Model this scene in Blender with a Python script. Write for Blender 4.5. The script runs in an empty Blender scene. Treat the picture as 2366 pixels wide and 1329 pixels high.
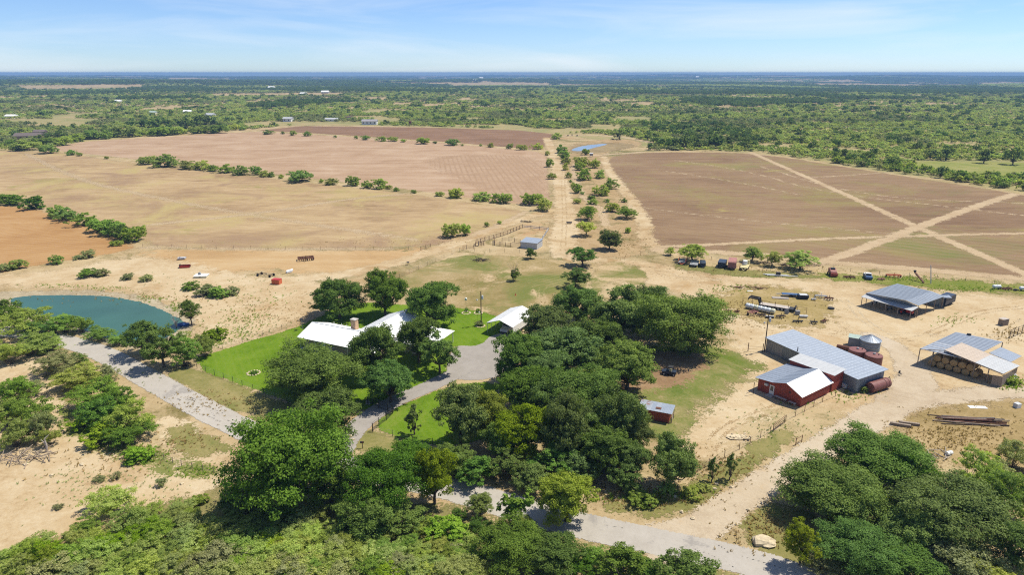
import bpy, math, random
import numpy as np
from mathutils import Vector, Matrix

R = math.radians
scene = bpy.context.scene
COL = scene.collection
rnd = random.Random(7)

# ------------------------------------------------------------ camera, sky, sun, exposure
CAM_H, FPX, PITCH = 60.0, 1576.0, R(17.5)      # drone at 60 m, 24 mm equivalent lens
cam_d = bpy.data.cameras.new('camera')
cam = bpy.data.objects.new('camera', cam_d)
COL.objects.link(cam)
cam.location = (0, 0, CAM_H)
cam.rotation_euler = (R(90) - PITCH, 0, 0)
cam_d.sensor_width = 36
cam_d.lens = 36 * FPX / 2366
cam_d.clip_start, cam_d.clip_end = 1.0, 60000
scene.camera = cam

SUN_EL, SUN_AZ = R(61), R(69)                  # azimuth clockwise from +Y
world = bpy.data.worlds.new('World')
scene.world = world
world.use_nodes = True
wn, wl = world.node_tree.nodes, world.node_tree.links
wn.clear()
w_out = wn.new('ShaderNodeOutputWorld')
w_bg = wn.new('ShaderNodeBackground')
w_sky = wn.new('ShaderNodeTexSky')
w_sky.sky_type = 'NISHITA'
w_sky.sun_disc = False
w_sky.sun_elevation = SUN_EL
w_sky.sun_rotation = SUN_AZ
w_sky.altitude = 300
w_sky.air_density = 0.8
w_sky.dust_density = 0.15
w_sky.ozone_density = 2.5
w_bg.inputs['Strength'].default_value = 0.122
# thin high cloud streaks over the whole sky
w_tc = wn.new('ShaderNodeTexCoord')
w_map = wn.new('ShaderNodeMapping')
w_map.inputs['Scale'].default_value = (1.6, 1.6, 13.0)
w_map.inputs['Rotation'].default_value = (0.0, R(5), R(20))
w_ns = wn.new('ShaderNodeTexNoise')
w_ns.inputs['Scale'].default_value = 1.9
w_ns.inputs['Detail'].default_value = 7
w_ns.inputs['Roughness'].default_value = 0.52
w_ns.inputs['Distortion'].default_value = 0.5
w_rmp = wn.new('ShaderNodeMapRange')
w_rmp.inputs['From Min'].default_value = 0.45
w_rmp.inputs['From Max'].default_value = 0.78
w_rmp.inputs['To Max'].default_value = 0.6
w_mix = wn.new('ShaderNodeMix')
w_mix.data_type = 'RGBA'
w_mix.inputs[7].default_value = (5.2, 5.6, 6.0, 1)
w_tint = wn.new('ShaderNodeMix')
w_tint.data_type = 'RGBA'
w_tint.blend_type = 'MULTIPLY'
w_tint.inputs[0].default_value = 1.0
w_tint.inputs[7].default_value = (0.56, 0.665, 0.85, 1)
wl.new(w_tc.outputs['Generated'], w_map.inputs['Vector'])
wl.new(w_map.outputs[0], w_ns.inputs['Vector'])
wl.new(w_ns.outputs['Fac'], w_rmp.inputs['Value'])
wl.new(w_sky.outputs[0], w_tint.inputs[6])
wl.new(w_tint.outputs[2], w_mix.inputs[6])
wl.new(w_rmp.outputs[0], w_mix.inputs[0])
wl.new(w_mix.outputs[2], w_bg.inputs['Color'])
wl.new(w_bg.outputs[0], w_out.inputs['Surface'])

sun_d = bpy.data.lights.new('sun', 'SUN')
sun_d.energy = 4.5
sun_d.angle = R(0.53)
sun_d.color = (1.0, 0.94, 0.82)
sun = bpy.data.objects.new('sun', sun_d)
COL.objects.link(sun)
_sd = Vector((math.sin(SUN_AZ) * math.cos(SUN_EL), math.cos(SUN_AZ) * math.cos(SUN_EL), math.sin(SUN_EL)))
sun.rotation_euler = _sd.to_track_quat('Z', 'Y').to_euler()

scene.view_settings.view_transform = 'Standard'
scene.view_settings.look = 'None'
scene.view_settings.exposure = 0.5
scene.view_settings.gamma = 1.0
scene.view_settings.use_curve_mapping = False
cy = scene.cycles
cy.max_bounces = 8
cy.diffuse_bounces = 5
cy.glossy_bounces = 2
cy.transmission_bounces = 3
cy.transparent_max_bounces = 24
cy.volume_bounces = 0
cy.use_denoising = False
cy.adaptive_threshold = 0.01
cy.pixel_filter_type = 'BLACKMAN_HARRIS'
cy.filter_width = 1.15

# ------------------------------------------------------------ pixel -> place
def ray(x, y):
    u, v = (x - 1183) / FPX, -(y - 664.5) / FPX
    return Vector((u, math.cos(PITCH) + v * math.sin(PITCH), -math.sin(PITCH) + v * math.cos(PITCH)))
def G(x, y, z=0.0):
    d = ray(x, y)
    return Vector((0, 0, CAM_H)) + d * ((z - CAM_H) / d.z)
def mpp(p):                                    # metres per photo pixel at a point
    return (p.y * math.cos(PITCH) - (p.z - CAM_H) * math.sin(PITCH)) / FPX
def proj(x, y, z=0.0):                         # numpy: ground point -> photo pixel
    dz = z - CAM_H
    dep = y * math.cos(PITCH) - dz * math.sin(PITCH)
    up = y * math.sin(PITCH) + dz * math.cos(PITCH)
    return 1183 + FPX * x / dep, 664.5 - FPX * up / dep
def heading(p, q):
    return math.atan2(q[1] - p[1], q[0] - p[0])
def hgt(x, y):                                 # the far country rolls gently
    r = np.hypot(x, y)
    s = np.clip((r - 1300) / 3200, 0, 1)
    s = s * s * (3 - 2 * s)
    return s * (10 * np.sin(x / 900 + 1.3) * np.sin(y / 780 + .4) + 13 * np.sin(x / 2300 + y / 3100 + 2.0) + 5 * np.sin(x / 370 - y / 520))

# ------------------------------------------------------------ materials
def _n(nt, t, **kw):
    n = nt.nodes.new(t)
    for k, v in kw.items():
        setattr(n, k, v)
    return n
def mat_base(name):
    m = bpy.data.materials.new(name)
    m.use_nodes = True
    nt = m.node_tree
    nt.nodes.clear()
    out = _n(nt, 'ShaderNodeOutputMaterial')
    return m, nt, out
def noise(nt, vec, scale, detail=4, rough=.55, dist=0):
    n = _n(nt, 'ShaderNodeTexNoise')
    n.inputs['Scale'].default_value = scale
    n.inputs['Detail'].default_value = detail
    n.inputs['Roughness'].default_value = rough
    n.inputs['Distortion'].default_value = dist
    nt.links.new(vec, n.inputs['Vector'])
    return n.outputs['Fac']
def mth(nt, op, a, b=None, clamp=False):
    n = _n(nt, 'ShaderNodeMath', operation=op, use_clamp=clamp)
    for i, v in enumerate((a, b)):
        if v is None: continue
        if isinstance(v, (int, float)): n.inputs[i].default_value = v
        else: nt.links.new(v, n.inputs[i])
    return n.outputs[0]
def ramp(nt, fac, stops):
    n = _n(nt, 'ShaderNodeValToRGB')
    el = n.color_ramp.elements
    while len(el) < len(stops): el.new(0.5)
    for e, (p, c) in zip(el, stops):
        e.position = p
        e.color = (*c, 1)
    nt.links.new(fac, n.inputs[0])
    return n.outputs[0]
def mixc(nt, fac, a, b, blend='MIX'):
    n = _n(nt, 'ShaderNodeMix', data_type='RGBA', blend_type=blend)
    for sock, v in ((n.inputs[0], fac), (n.inputs[6], a), (n.inputs[7], b)):
        if isinstance(v, (int, float)): sock.default_value = v
        elif isinstance(v, tuple): sock.default_value = (*v, 1)
        else: nt.links.new(v, sock)
    return n.outputs[2]
def maprange(nt, v, a, b, c=0.0, d=1.0, smooth=False):
    n = _n(nt, 'ShaderNodeMapRange')
    if smooth: n.interpolation_type = 'SMOOTHSTEP'
    nt.links.new(v, n.inputs[0])
    for i, q in enumerate((a, b, c, d)): n.inputs[i + 1].default_value = q
    return n.outputs[0]
def mapping(nt, vec, rot=0, scale=(1, 1, 1)):
    n = _n(nt, 'ShaderNodeMapping')
    n.inputs['Rotation'].default_value = (0, 0, rot)
    n.inputs['Scale'].default_value = scale
    nt.links.new(vec, n.inputs['Vector'])
    return n.outputs[0]

def gmat(name, cols, big=.03, mid=.22, fine=1.7, w=(.4, .33, .27), aniso=None, stripe=None, edge=.25, eamp=.9,
         alpha=True, maxa=1.0, patch=None, bump=.35, contrast=3.6, feather=1.6):
    """soil / grass / field sheet: layered noise -> colour ramp; ragged soft edge from the 'sd' attribute"""
    m, nt, out = mat_base(name)
    L = nt.links
    dim = lambda c: (c[0] * .765, c[1] * .745, c[2] * .70)
    cols = [dim(c) for c in cols]
    patch = [(dim(p[0]), *p[1:]) for p in patch] if patch else None
    stripe = [(*p[:3], dim(p[3]), p[4]) for p in stripe] if stripe else None
    pos = _n(nt, 'ShaderNodeNewGeometry').outputs['Position']
    pv = pos
    if aniso: pv = mapping(nt, pos, -aniso[0], (1.0 / aniso[1], 1, 1))
    n1 = noise(nt, pos, big, 10, .7, .5)
    n2 = noise(nt, pv, mid, 7, .7, .3)
    n3 = noise(nt, pv, fine, 6, .75)
    s = mth(nt, 'ADD', mth(nt, 'ADD', mth(nt, 'MULTIPLY', n1, w[0]), mth(nt, 'MULTIPLY', n2, w[1])), mth(nt, 'MULTIPLY', n3, w[2]))
    s = mth(nt, 'ADD', mth(nt, 'MULTIPLY', mth(nt, 'SUBTRACT', s, .5), contrast), .5, True)
    k = len(cols)
    c = ramp(nt, s, [(.12 + .76 * i / (k - 1), q) for i, q in enumerate(cols)])
    if patch:
        for (pc, psc, lo, hi, off) in patch:
            pn = noise(nt, mapping(nt, pos, off, (1, 1, 1)), psc, 5, .68, .8)
            pn = mth(nt, 'ADD', mth(nt, 'MULTIPLY', pn, .75), mth(nt, 'MULTIPLY', n3, .25))
            c = mixc(nt, maprange(nt, pn, lo, hi), c, pc)
    if stripe:
        for (ang, period, amt, sc, jit) in stripe:
            wv = _n(nt, 'ShaderNodeTexWave', wave_type='BANDS', bands_direction='X')
            wv.inputs['Scale'].default_value = 0.314 / period
            wv.inputs['Distortion'].default_value = jit
            wv.inputs['Detail'].default_value = 2
            wv.inputs['Detail Scale'].default_value = 1.2
            L.new(mapping(nt, pos, -ang), wv.inputs['Vector'])
            f = mth(nt, 'MULTIPLY', maprange(nt, wv.outputs['Fac'], .5, .95), amt)
            f = mth(nt, 'MULTIPLY', f, maprange(nt, n1, .35, .6))
            c = mixc(nt, f, c, sc)
    b = _n(nt, 'ShaderNodeBsdfPrincipled')
    b.inputs['Roughness'].default_value = .95
    b.inputs['Specular IOR Level'].default_value = .02
    L.new(c, b.inputs['Base Color'])
    if bump:
        bp = _n(nt, 'ShaderNodeBump')
        bp.inputs['Strength'].default_value = bump
        bp.inputs['Distance'].default_value = .35
        L.new(n3, bp.inputs['Height'])
        L.new(bp.outputs[0], b.inputs['Normal'])
    if alpha:
        at = _n(nt, 'ShaderNodeAttribute', attribute_name='sd').outputs['Fac']
        en = mth(nt, 'ADD', mth(nt, 'MULTIPLY', noise(nt, pos, edge, 5, .65), .6), mth(nt, 'MULTIPLY', n3, .4))
        e = mth(nt, 'ADD', at, mth(nt, 'MULTIPLY', mth(nt, 'SUBTRACT', en, .5), 9.0 * eamp))
        a = maprange(nt, e, -.5 * feather, .5 * feather, 0, maxa, True)
        dn = maprange(nt, noise(nt, pos, 3.0, 3, .6), .28, .72)          # ragged cut-out instead of a see-through edge
        L.new(mth(nt, 'GREATER_THAN', a, mth(nt, 'ADD', mth(nt, 'MULTIPLY', dn, .96), .02)), b.inputs['Alpha'])
    L.new(b.outputs[0], out.inputs[0])
    return m

def pmat(name, col, rough=.6, metal=0.0, var=.12, vscale=3.0, rust=None, spec=.4, bump=0.0):
    """painted / wooden / metal things: base colour with wear noise, optional rust patches"""
    m, nt, out = mat_base(name)
    tc = _n(nt, 'ShaderNodeTexCoord').outputs['Object']
    n1 = noise(nt, tc, vscale, 6, .65)
    lo = tuple(max(0, q * (1 - var * 1.6)) for q in col)
    hi = tuple(min(1, q * (1 + var)) for q in col)
    c = ramp(nt, n1, [(.3, lo), (.7, hi)])
    b = _n(nt, 'ShaderNodeBsdfPrincipled')
    b.inputs['Roughness'].default_value = rough
    b.inputs['Metallic'].default_value = metal
    b.inputs['Specular IOR Level'].default_value = spec
    if rust:
        rn = noise(nt, tc, rust[1], 6, .7, .5)
        c = mixc(nt, maprange(nt, rn, rust[2], rust[2] + .1), c, rust[0])
    if bump:
        bp = _n(nt, 'ShaderNodeBump')
        bp.inputs['Strength'].default_value = bump
        bp.inputs['Distance'].default_value = .1
        nt.links.new(n1, bp.inputs['Height'])
        nt.links.new(bp.outputs[0], b.inputs['Normal'])
    nt.links.new(c, b.inputs['Base Color'])
    nt.links.new(b.outputs[0], out.inputs[0])
    return m

def leafmat(name, dark, light, trans=.35, yellow=None):
    m, nt, out = mat_base(name)
    L = nt.links
    at = _n(nt, 'ShaderNodeAttribute', attribute_name='tint').outputs['Fac']
    oi = _n(nt, 'ShaderNodeObjectInfo').outputs['Random']
    c = ramp(nt, at, [(.0, dark), (1.0, light)])
    v = maprange(nt, oi, 0, 1, .78, 1.22)
    hs = _n(nt, 'ShaderNodeHueSaturation')
    L.new(maprange(nt, mth(nt, 'FRACT', mth(nt, 'MULTIPLY', oi, 7.31)), 0, 1, .478, .515), hs.inputs['Hue'])
    L.new(maprange(nt, mth(nt, 'FRACT', mth(nt, 'MULTIPLY', oi, 3.77)), 0, 1, .95, 1.12), hs.inputs['Saturation'])
    L.new(v, hs.inputs['Value'])
    L.new(c, hs.inputs['Color'])
    d = _n(nt, 'ShaderNodeBsdfPrincipled')
    d.inputs['Roughness'].default_value = .7
    d.inputs['Specular IOR Level'].default_value = .08
    L.new(hs.outputs[0], d.inputs['Base Color'])
    t = _n(nt, 'ShaderNodeBsdfTranslucent')
    L.new(mixc(nt, 1.0, hs.outputs[0], (1.25, 1.35, .6), 'MULTIPLY'), t.inputs['Color'])
    mx = _n(nt, 'ShaderNodeMixShader')
    mx.inputs[0].default_value = trans
    L.new(d.outputs[0], mx.inputs[1])
    L.new(t.outputs[0], mx.inputs[2])
    L.new(mx.outputs[0], out.inputs[0])
    return m

LEAF = {
    'oak': leafmat('oak leaf', (.092, .140, .034), (.215, .295, .080)),
    'green': leafmat('pecan leaf', (.078, .142, .025), (.185, .290, .058)),
    'olive': leafmat('cedar elm leaf', (.150, .195, .022), (.315, .370, .055)),
    'mesquite': leafmat('mesquite leaf', (.270, .325, .080), (.480, .545, .170), .5),
    'scrub': leafmat('distant mesquite leaf', (.330, .380, .125), (.470, .525, .195), .5),
    'bright': leafmat('weed leaf', (.170, .260, .030), (.310, .410, .065), .4),
    'grey': leafmat('grey brush leaf', (.215, .245, .095), (.390, .415, .190)),
    'hedge': leafmat('hedge leaf', (.165, .240, .050), (.330, .430, .110), .45),
    'straw': leafmat('straw', (.30, .22, .09), (.52, .40, .20), .3),
}
BARK = pmat('bark', (.115, .090, .068), .95, 0, .35, 4, bump=.5)
M = {
    'white': pmat('white metal roof', (.80, .80, .77), .45, 0, .03, .8),
    'white_wall': pmat('white siding', (.72, .70, .66), .7, 0, .06, 1.5),
    'brick': pmat('tan brick', (.36, .26, .185), .9, 0, .18, 4.0),
    'stone': pmat('tan stone', (.50, .33, .20), .9, 0, .2, 3.0),
    'glass': pmat('dark window glass', (.02, .028, .035), .08, 0, .1, 2, spec=.6),
    'tin': pmat('galvanised sheet', (.27, .31, .365), .5, .15, .07, .9),
    'tin2': pmat('older galvanised sheet', (.27, .305, .345), .5, .15, .1, 1.2),
    'tinrust': pmat('rusted sheet', (.30, .33, .37), .55, .1, .1, 1.2, ((.20, .085, .05), .55, .55)),
    'cream': pmat('cream sheet', (.44, .36, .28), .6, 0, .06, 1.0),
    'pale': pmat('off white sheet', (.42, .43, .43), .55, 0, .06, 1.0),
    'bluewall': pmat('weathered steel siding', (.22, .26, .30), .55, .4, .12, 1.0),
    'greywall': pmat('grey siding', (.30, .295, .28), .7, 0, .12, 1.5),
    'red': pmat('barn red paint', (.30, .058, .036), .7, 0, .16, 1.6),
    'rust': pmat('rusty steel', (.135, .055, .032), .85, 0, .3, 2.5),
    'rustpink': pmat('faded oxide paint', (.33, .145, .12), .75, 0, .15, 1.5),
    'tankred': pmat('oxide red tank', (.185, .070, .058), .6, 0, .16, 1.0),
    'dark': pmat('black steel', (.022, .023, .026), .6, 0, .2, 3),
    'navy': pmat('dark blue paint', (.025, .038, .065), .45, 0, .15, 2),
    'grey': pmat('grey paint', (.26, .27, .28), .6, 0, .15, 2),
    'lgrey': pmat('light grey paint', (.50, .51, .51), .5, 0, .1, 2),
    'wood': pmat('weathered timber', (.28, .22, .165), .9, 0, .25, 3, bump=.2),
    'wooddark': pmat('creosote timber', (.075, .050, .036), .9, 0, .25, 3),
    'plank': pmat('grey deck plank', (.42, .37, .32), .9, 0, .15, 2.5),
    'poly': pmat('white poly tank', (.66, .70, .70), .4, 0, .06, 1.2),
    'polyy': pmat('yellowed poly tank', (.62, .62, .45), .45, 0, .08, 1.2),
    'blue': pmat('blue paint', (.06, .12, .24), .5, 0, .12, 2),
    'orange': pmat('orange red paint', (.52, .12, .045), .6, 0, .12, 2),
    'redpaint': pmat('tractor red', (.42, .03, .025), .45, 0, .12, 2),
    'yellow': pmat('faded yellow paint', (.55, .48, .24), .6, 0, .15, 2),
    'rubber': pmat('tyre rubber', (.020, .020, .021), .9, 0, .2, 5),
    'hay': pmat('hay', (.40, .27, .12), .95, 0, .3, 9, bump=.8),
    'rock': pmat('pale limestone', (.56, .46, .30), .95, 0, .2, 2.5, bump=.6),
    'concrete': pmat('concrete', (.45, .42, .38), .9, 0, .1, 2),
    'cow': pmat('black hide', (.018, .015, .013), .7, 0, .2, 4),
    'brownroof': pmat('brown shingle', (.145, .115, .10), .9, 0, .15, 3),
    'greyroof': pmat('grey sheet roof', (.30, .28, .29), .6, 0, .1, 1),
    'greenroof': pmat('pale green roof', (.34, .42, .36), .6, 0, .08, 1),
    'wire': pmat('fence wire', (.33, .32, .31), .5, .5, .1, 3),
    'tarp': pmat('blue tarp', (.02, .07, .22), .5, 0, .15, 2),
}

# ------------------------------------------------------------ object helpers
def tag(o, label=None, cat=None, group=None, kind=None):
    for k, v in (('label', label), ('category', cat), ('group', group), ('kind', kind)):
        if v: o[k] = v
    return o
def thing(name, label, cat, loc, rz=0.0, group=None):
    o = bpy.data.objects.new(name, None)
    o.empty_display_size = .5
    COL.objects.link(o)
    o.location = (loc[0], loc[1], loc[2] if len(loc) > 2 else 0)
    o.rotation_euler = (0, 0, rz)
    return tag(o, label, cat, group)
def link(name, me, parent=None, mat=None):
    o = bpy.data.objects.new(name, me)
    COL.objects.link(o)
    if parent is not None: o.parent = parent
    if mat is not None:
        if not me.materials: me.materials.append(mat)
        elif me.materials[0] is not mat:
            o.material_slots[0].link = 'OBJECT'
            o.material_slots[0].material = mat
    return o
def mesh_np(name, V, F, attrs=None, smooth=False):
    me = bpy.data.meshes.new(name)
    V = np.asarray(V, np.float32)
    F = np.asarray(F, np.int32)
    k = F.shape[1]
    me.vertices.add(len(V))
    me.vertices.foreach_set('co', V.ravel())
    me.loops.add(F.size)
    me.loops.foreach_set('vertex_index', F.ravel())
    me.polygons.add(len(F))
    me.polygons.foreach_set('loop_start', np.arange(0, F.size, k, dtype=np.int32))
    if attrs:
        for nm, (dom, arr) in attrs.items():
            a = me.attributes.new(nm, 'FLOAT', dom)
            a.data.foreach_set('value', np.asarray(arr, np.float32))
    me.update(calc_edges=True)
    if smooth: me.polygons.foreach_set('use_smooth', np.ones(len(F), bool))
    return me

class MB:
    def __init__(s): s.v, s.f = [], []
    def add(s, V, F):
        o = len(s.v)
        s.v += [tuple(p) for p in V]
        s.f += [tuple(i + o for i in q) for q in F]
        return s
    def box(s, x0, y0, z0, x1, y1, z1):
        V = [(x, y, z) for z in (z0, z1) for y in (y0, y1) for x in (x0, x1)]
        return s.add(V, [(0, 2, 3, 1), (4, 5, 7, 6), (0, 1, 5, 4), (2, 6, 7, 3), (0, 4, 6, 2), (1, 3, 7, 5)])
    def prism(s, pts, up):                        # pts polygon (3D), extruded by vector up
        n = len(pts); up = Vector(up)
        P = [Vector(p) for p in pts]
        V = P + [p + up for p in P]
        return s.add(V, [tuple(range(n - 1, -1, -1)), tuple(range(n, 2 * n))] + [(i, (i + 1) % n, n + (i + 1) % n, n + i) for i in range(n)])
    def tube(s, p, q, r, r2=None, n=6):
        p, q = Vector(p), Vector(q)
        r2 = r if r2 is None else r2
        d = (q - p)
        if d.length < 1e-6: return s
        d.normalize()
        a = d.orthogonal().normalized(); b = d.cross(a)
        V = []
        for c, rr in ((p, r), (q, r2)):
            V += [c + (a * math.cos(2 * math.pi * i / n) + b * math.sin(2 * math.pi * i / n)) * rr for i in range(n)]
        return s.add(V, [(i, (i + 1) % n, n + (i + 1) % n, n + i) for i in range(n)] + [tuple(range(n - 1, -1, -1)), tuple(range(n, 2 * n))])
    def path(s, pts, r, r2=None, n=5):
        k = len(pts) - 1
        r2 = r if r2 is None else r2
        for i in range(k):
            s.tube(pts[i], pts[i + 1], r + (r2 - r) * i / k, r + (r2 - r) * (i + 1) / k, n)
        return s
    def lathe(s, prof, c=(0, 0, 0), n=16, axis='z'):
        V = []; m = len(prof)
        for (rr, h) in prof:
            for i in range(n):
                a = 2 * math.pi * i / n
                x, y = rr * math.cos(a), rr * math.sin(a)
                p = {'z': (x, y, h), 'x': (h, x, y), 'y': (x, h, y)}[axis]
                V.append((p[0] + c[0], p[1] + c[1], p[2] + c[2]))
        F = [(j * n + i, j * n + (i + 1) % n, (j + 1) * n + (i + 1) % n, (j + 1) * n + i) for j in range(m - 1) for i in range(n)]
        F += [tuple(range(n - 1, -1, -1)), tuple((m - 1) * n + i for i in range(n))]
        return s.add(V, F)
    def blob(s, c, r, seed=0, n=3):               # rough rock
        rg = random.Random(seed)
        V = []; rings, seg = 5, 8
        for j in range(rings + 1):
            ph = math.pi * j / rings
            for i in range(seg):
                a = 2 * math.pi * i / seg
                k = rg.uniform(.75, 1.15)
                V.append((c[0] + r[0] * k * math.sin(ph) * math.cos(a), c[1] + r[1] * k * math.sin(ph) * math.sin(a), c[2] + r[2] * (k if 0 < j < rings else 1) * math.cos(ph)))
        return s.add(V, [(j * seg + i, (j + 1) * seg + i, (j + 1) * seg + (i + 1) % seg, j * seg + (i + 1) % seg) for j in range(rings) for i in range(seg)])
    def mesh(s, name, smooth=False):
        me = bpy.data.meshes.new(name)
        me.from_pydata(s.v, [], s.f)
        me.update()
        if smooth: me.polygons.foreach_set('use_smooth', [True] * len(me.polygons))
        return me
    def build(s, name, mat, parent=None, smooth=False):
        return link(name, s.mesh(name, smooth), parent, mat)
def part(parent, name, mat, fn, smooth=False):
    m = MB(); fn(m)
    return m.build(name, M[mat] if isinstance(mat, str) else mat, parent, smooth)
def box(parent, name, mat, *a):
    return MB().box(*a).build(name, M[mat], parent)
def tube(parent, name, mat, p, q, r, r2=None, n=7):
    return MB().tube(p, q, r, r2, n).build(name, M[mat], parent)

def panels(parent, A, B, C, D, n, mat, name='roof_panel', th=.05, rib=.05):
    """metal sheets: A->B is the lower edge, D->C the upper one; n strips side by side, each a ribbed sheet"""
    A, B, C, D = map(Vector, (A, B, C, D))
    nz = (B - A).cross(D - A).normalized()
    if nz.z < 0: nz = -nz
    mats = mat if isinstance(mat, (list, tuple)) else [mat]
    prof = [(0, rib), (.05, rib), (.09, 0), (.3, 0), (.34, rib * .55), (.38, 0), (.62, 0), (.66, rib * .55), (.7, 0), (.995, 0)]
    for i in range(n):
        P = []
        for t, h in prof:
            u = (i + t) / n
            P.append((A.lerp(B, u) + nz * h, D.lerp(C, u) + nz * h))
        lo = [(A.lerp(B, (i + t) / n) - nz * th, D.lerp(C, (i + t) / n) - nz * th) for t in (0, .995)]
        m = MB()
        k = len(P)
        V = [p[0] for p in P] + [p[1] for p in P] + [lo[0][0], lo[1][0], lo[1][1], lo[0][1]]
        F = [(j, j + 1, k + j + 1, k + j) for j in range(k - 1)]
        a = 2 * k
        F += [(a, a + 3, a + 2, a + 1), (0, a, a + 1, k - 1) + tuple(range(k - 2, 0, -1)), (k,) + tuple(range(k + 1, 2 * k)) + (a + 2, a + 3), (0, k, a + 3, a), (k - 1, a + 1, a + 2, 2 * k - 1)]
        m.add(V, F).build(name, M[mats[i % len(mats)]], parent)

ORD = ['first', 'second', 'third', 'fourth', 'fifth', 'sixth', 'seventh', 'eighth', 'ninth', 'tenth', 'eleventh', 'twelfth', 'thirteenth',
       'fourteenth', 'fifteenth', 'sixteenth', 'seventeenth', 'eighteenth', 'nineteenth']
def nth(i):
    if i < 19: return ORD[i]
    t = (i + 1) // 10; u = (i + 1) % 10
    T = {2: 'twent', 3: 'thirt', 4: 'fort', 5: 'fift', 6: 'sixt', 7: 'sevent', 8: 'eight', 9: 'ninet'}[t]
    return T + 'ieth' if u == 0 else T + 'y-' + ORD[u - 1]

# ------------------------------------------------------------ ground sheets
def chaikin(P, closed, it=2):
    for _ in range(it):
        Q = []
        n = len(P)
        rngi = range(n if closed else n - 1)
        if not closed: Q.append(P[0])
        for i in rngi:
            a, b = P[i], P[(i + 1) % n]
            Q += [a * .75 + b * .25, a * .25 + b * .75]
        if not closed: Q.append(P[-1])
        P = Q
    return P
def sd_segments(X, Y, P, closed):
    P = np.array(P)
    Qn = np.roll(P, -1, 0) if closed else P[1:]
    Pn = P if closed else P[:-1]
    best = np.full(X.shape, 1e9)
    inside = np.zeros(X.shape, bool)
    bi = np.zeros(X.shape)
    for i, (a, b) in enumerate(zip(Pn, Qn)):
        d = b - a
        L2 = max(d @ d, 1e-9)
        t = np.clip(((X - a[0]) * d[0] + (Y - a[1]) * d[1]) / L2, 0, 1)
        dd = np.hypot(X - a[0] - t * d[0], Y - a[1] - t * d[1])
        bi = np.where(dd < best, (i + t) / len(Pn), bi)
        best = np.minimum(best, dd)
        if closed:
            c = (a[1] > Y) != (b[1] > Y)
            with np.errstate(divide='ignore', invalid='ignore'):
                xi = (b[0] - a[0]) * (Y - a[1]) / (b[1] - a[1]) + a[0]
            inside ^= c & (X < xi)
    return best, inside, bi
REG = {}
def sheet(name, pts, mat, width=None, cell=2.0, feather=1.0, smooth=2, kind='structure', label=None, ground=True):
    """polygon (or polyline with a width in metres) of photo pixels laid on the ground as one sheet with a soft edge"""
    P = [np.array(G(*p)[:2]) if ground else np.array(p, float) for p in pts]
    closed = width is None
    P = chaikin(P, closed, smooth) if smooth else P
    A = np.array(P)
    pad = (max(np.atleast_1d(width)) if width is not None else 0) + 4 * feather
    x0, y0 = A.min(0) - pad
    x1, y1 = A.max(0) + pad
    nx, ny = max(2, int((x1 - x0) / cell) + 2), max(2, int((y1 - y0) / cell) + 2)
    X, Y = np.meshgrid(x0 + np.arange(nx) * cell, y0 + np.arange(ny) * cell)
    d, ins, t = sd_segments(X, Y, P, closed)
    if closed: sd = np.where(ins, d, -d)
    else:
        wd = np.interp(t, np.linspace(0, 1, len(width)), width) if hasattr(width, '__len__') else width
        sd = np.asarray(wd) / 2 - d
    e = np.clip(sd / feather, -8, 8)
    idx = np.arange(nx * ny).reshape(ny, nx)
    q = np.stack([idx[:-1, :-1], idx[:-1, 1:], idx[1:, 1:], idx[1:, :-1]], -1).reshape(-1, 4)
    keep = (e.ravel()[q].max(1) > -3.2)
    q = q[keep]
    used, inv = np.unique(q, return_inverse=True)
    cells = set(zip((X.ravel()[used] // 12).astype(int).tolist(), (Y.ravel()[used] // 12).astype(int).tolist()))
    lv = 1 + max((REG.get(c, 0) for c in cells), default=0)     # just above whatever it overlaps
    for c in cells: REG[c] = lv
    z = .0014 * lv
    V = np.stack([X.ravel()[used], Y.ravel()[used], np.full(len(used), z)], 1)
    me = mesh_np(name, V, inv.reshape(-1, 4), {'sd': ('POINT', e.ravel()[used])})
    o = link(name, me, None, mat)
    tag(o, kind=kind, label=label)
    return o

# base ground: one disc to the horizon
gr = [0, 20, 60, 120, 200, 320, 480, 700, 1000] + list(np.geomspace(1300, 15500, 46))
na = 240
V = [(0, 0, 0)]
for r in gr[1:]:
    for i in range(na):
        a = 2 * math.pi * i / na
        x, y = r * math.cos(a), r * math.sin(a)
        V.append((x, y, float(hgt(x, y))))
m = MB()
F = [(0, 1 + i, 1 + (i + 1) % na) for i in range(na)]
for j in range(len(gr) - 2):
    b = 1 + j * na
    F += [(b + i, b + na + i, b + na + (i + 1) % na, b + (i + 1) % na) for i in range(na)]
m.add(V, F)
GROUND = gmat('dry ground', [(.30, .22, .115), (.44, .335, .19), (.52, .41, .245), (.56, .46, .29)], alpha=False, contrast=3.4,
              patch=[((.17, .165, .06), .018, .52, .64, .3), ((.42, .24, .115), .011, .56, .7, 1.0), ((.24, .20, .085), .09, .54, .62, 2.0)])
tag(m.build('ground', GROUND, None, True), kind='structure')

sand = lambda n, **k: gmat(n, [(.40, .28, .155), (.53, .405, .245), (.60, .485, .32), (.64, .54, .38)], mid=.16, fine=1.2, **k)
M_SAND = sand('pale sandy yard', patch=[((.45, .30, .15), .05, .56, .68, .4)])
M_LANE = sand('pale dirt lane', eamp=1.1, patch=[((.42, .29, .15), .07, .5, .62, .9)])
M_TRACK = gmat('field track', [(.42, .31, .19), (.52, .40, .26), (.56, .45, .30)], eamp=.8, maxa=.85)
M_FAINT = gmat('faint wheel track', [(.50, .385, .25), (.58, .46, .31)], eamp=.7, maxa=.6)

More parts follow.
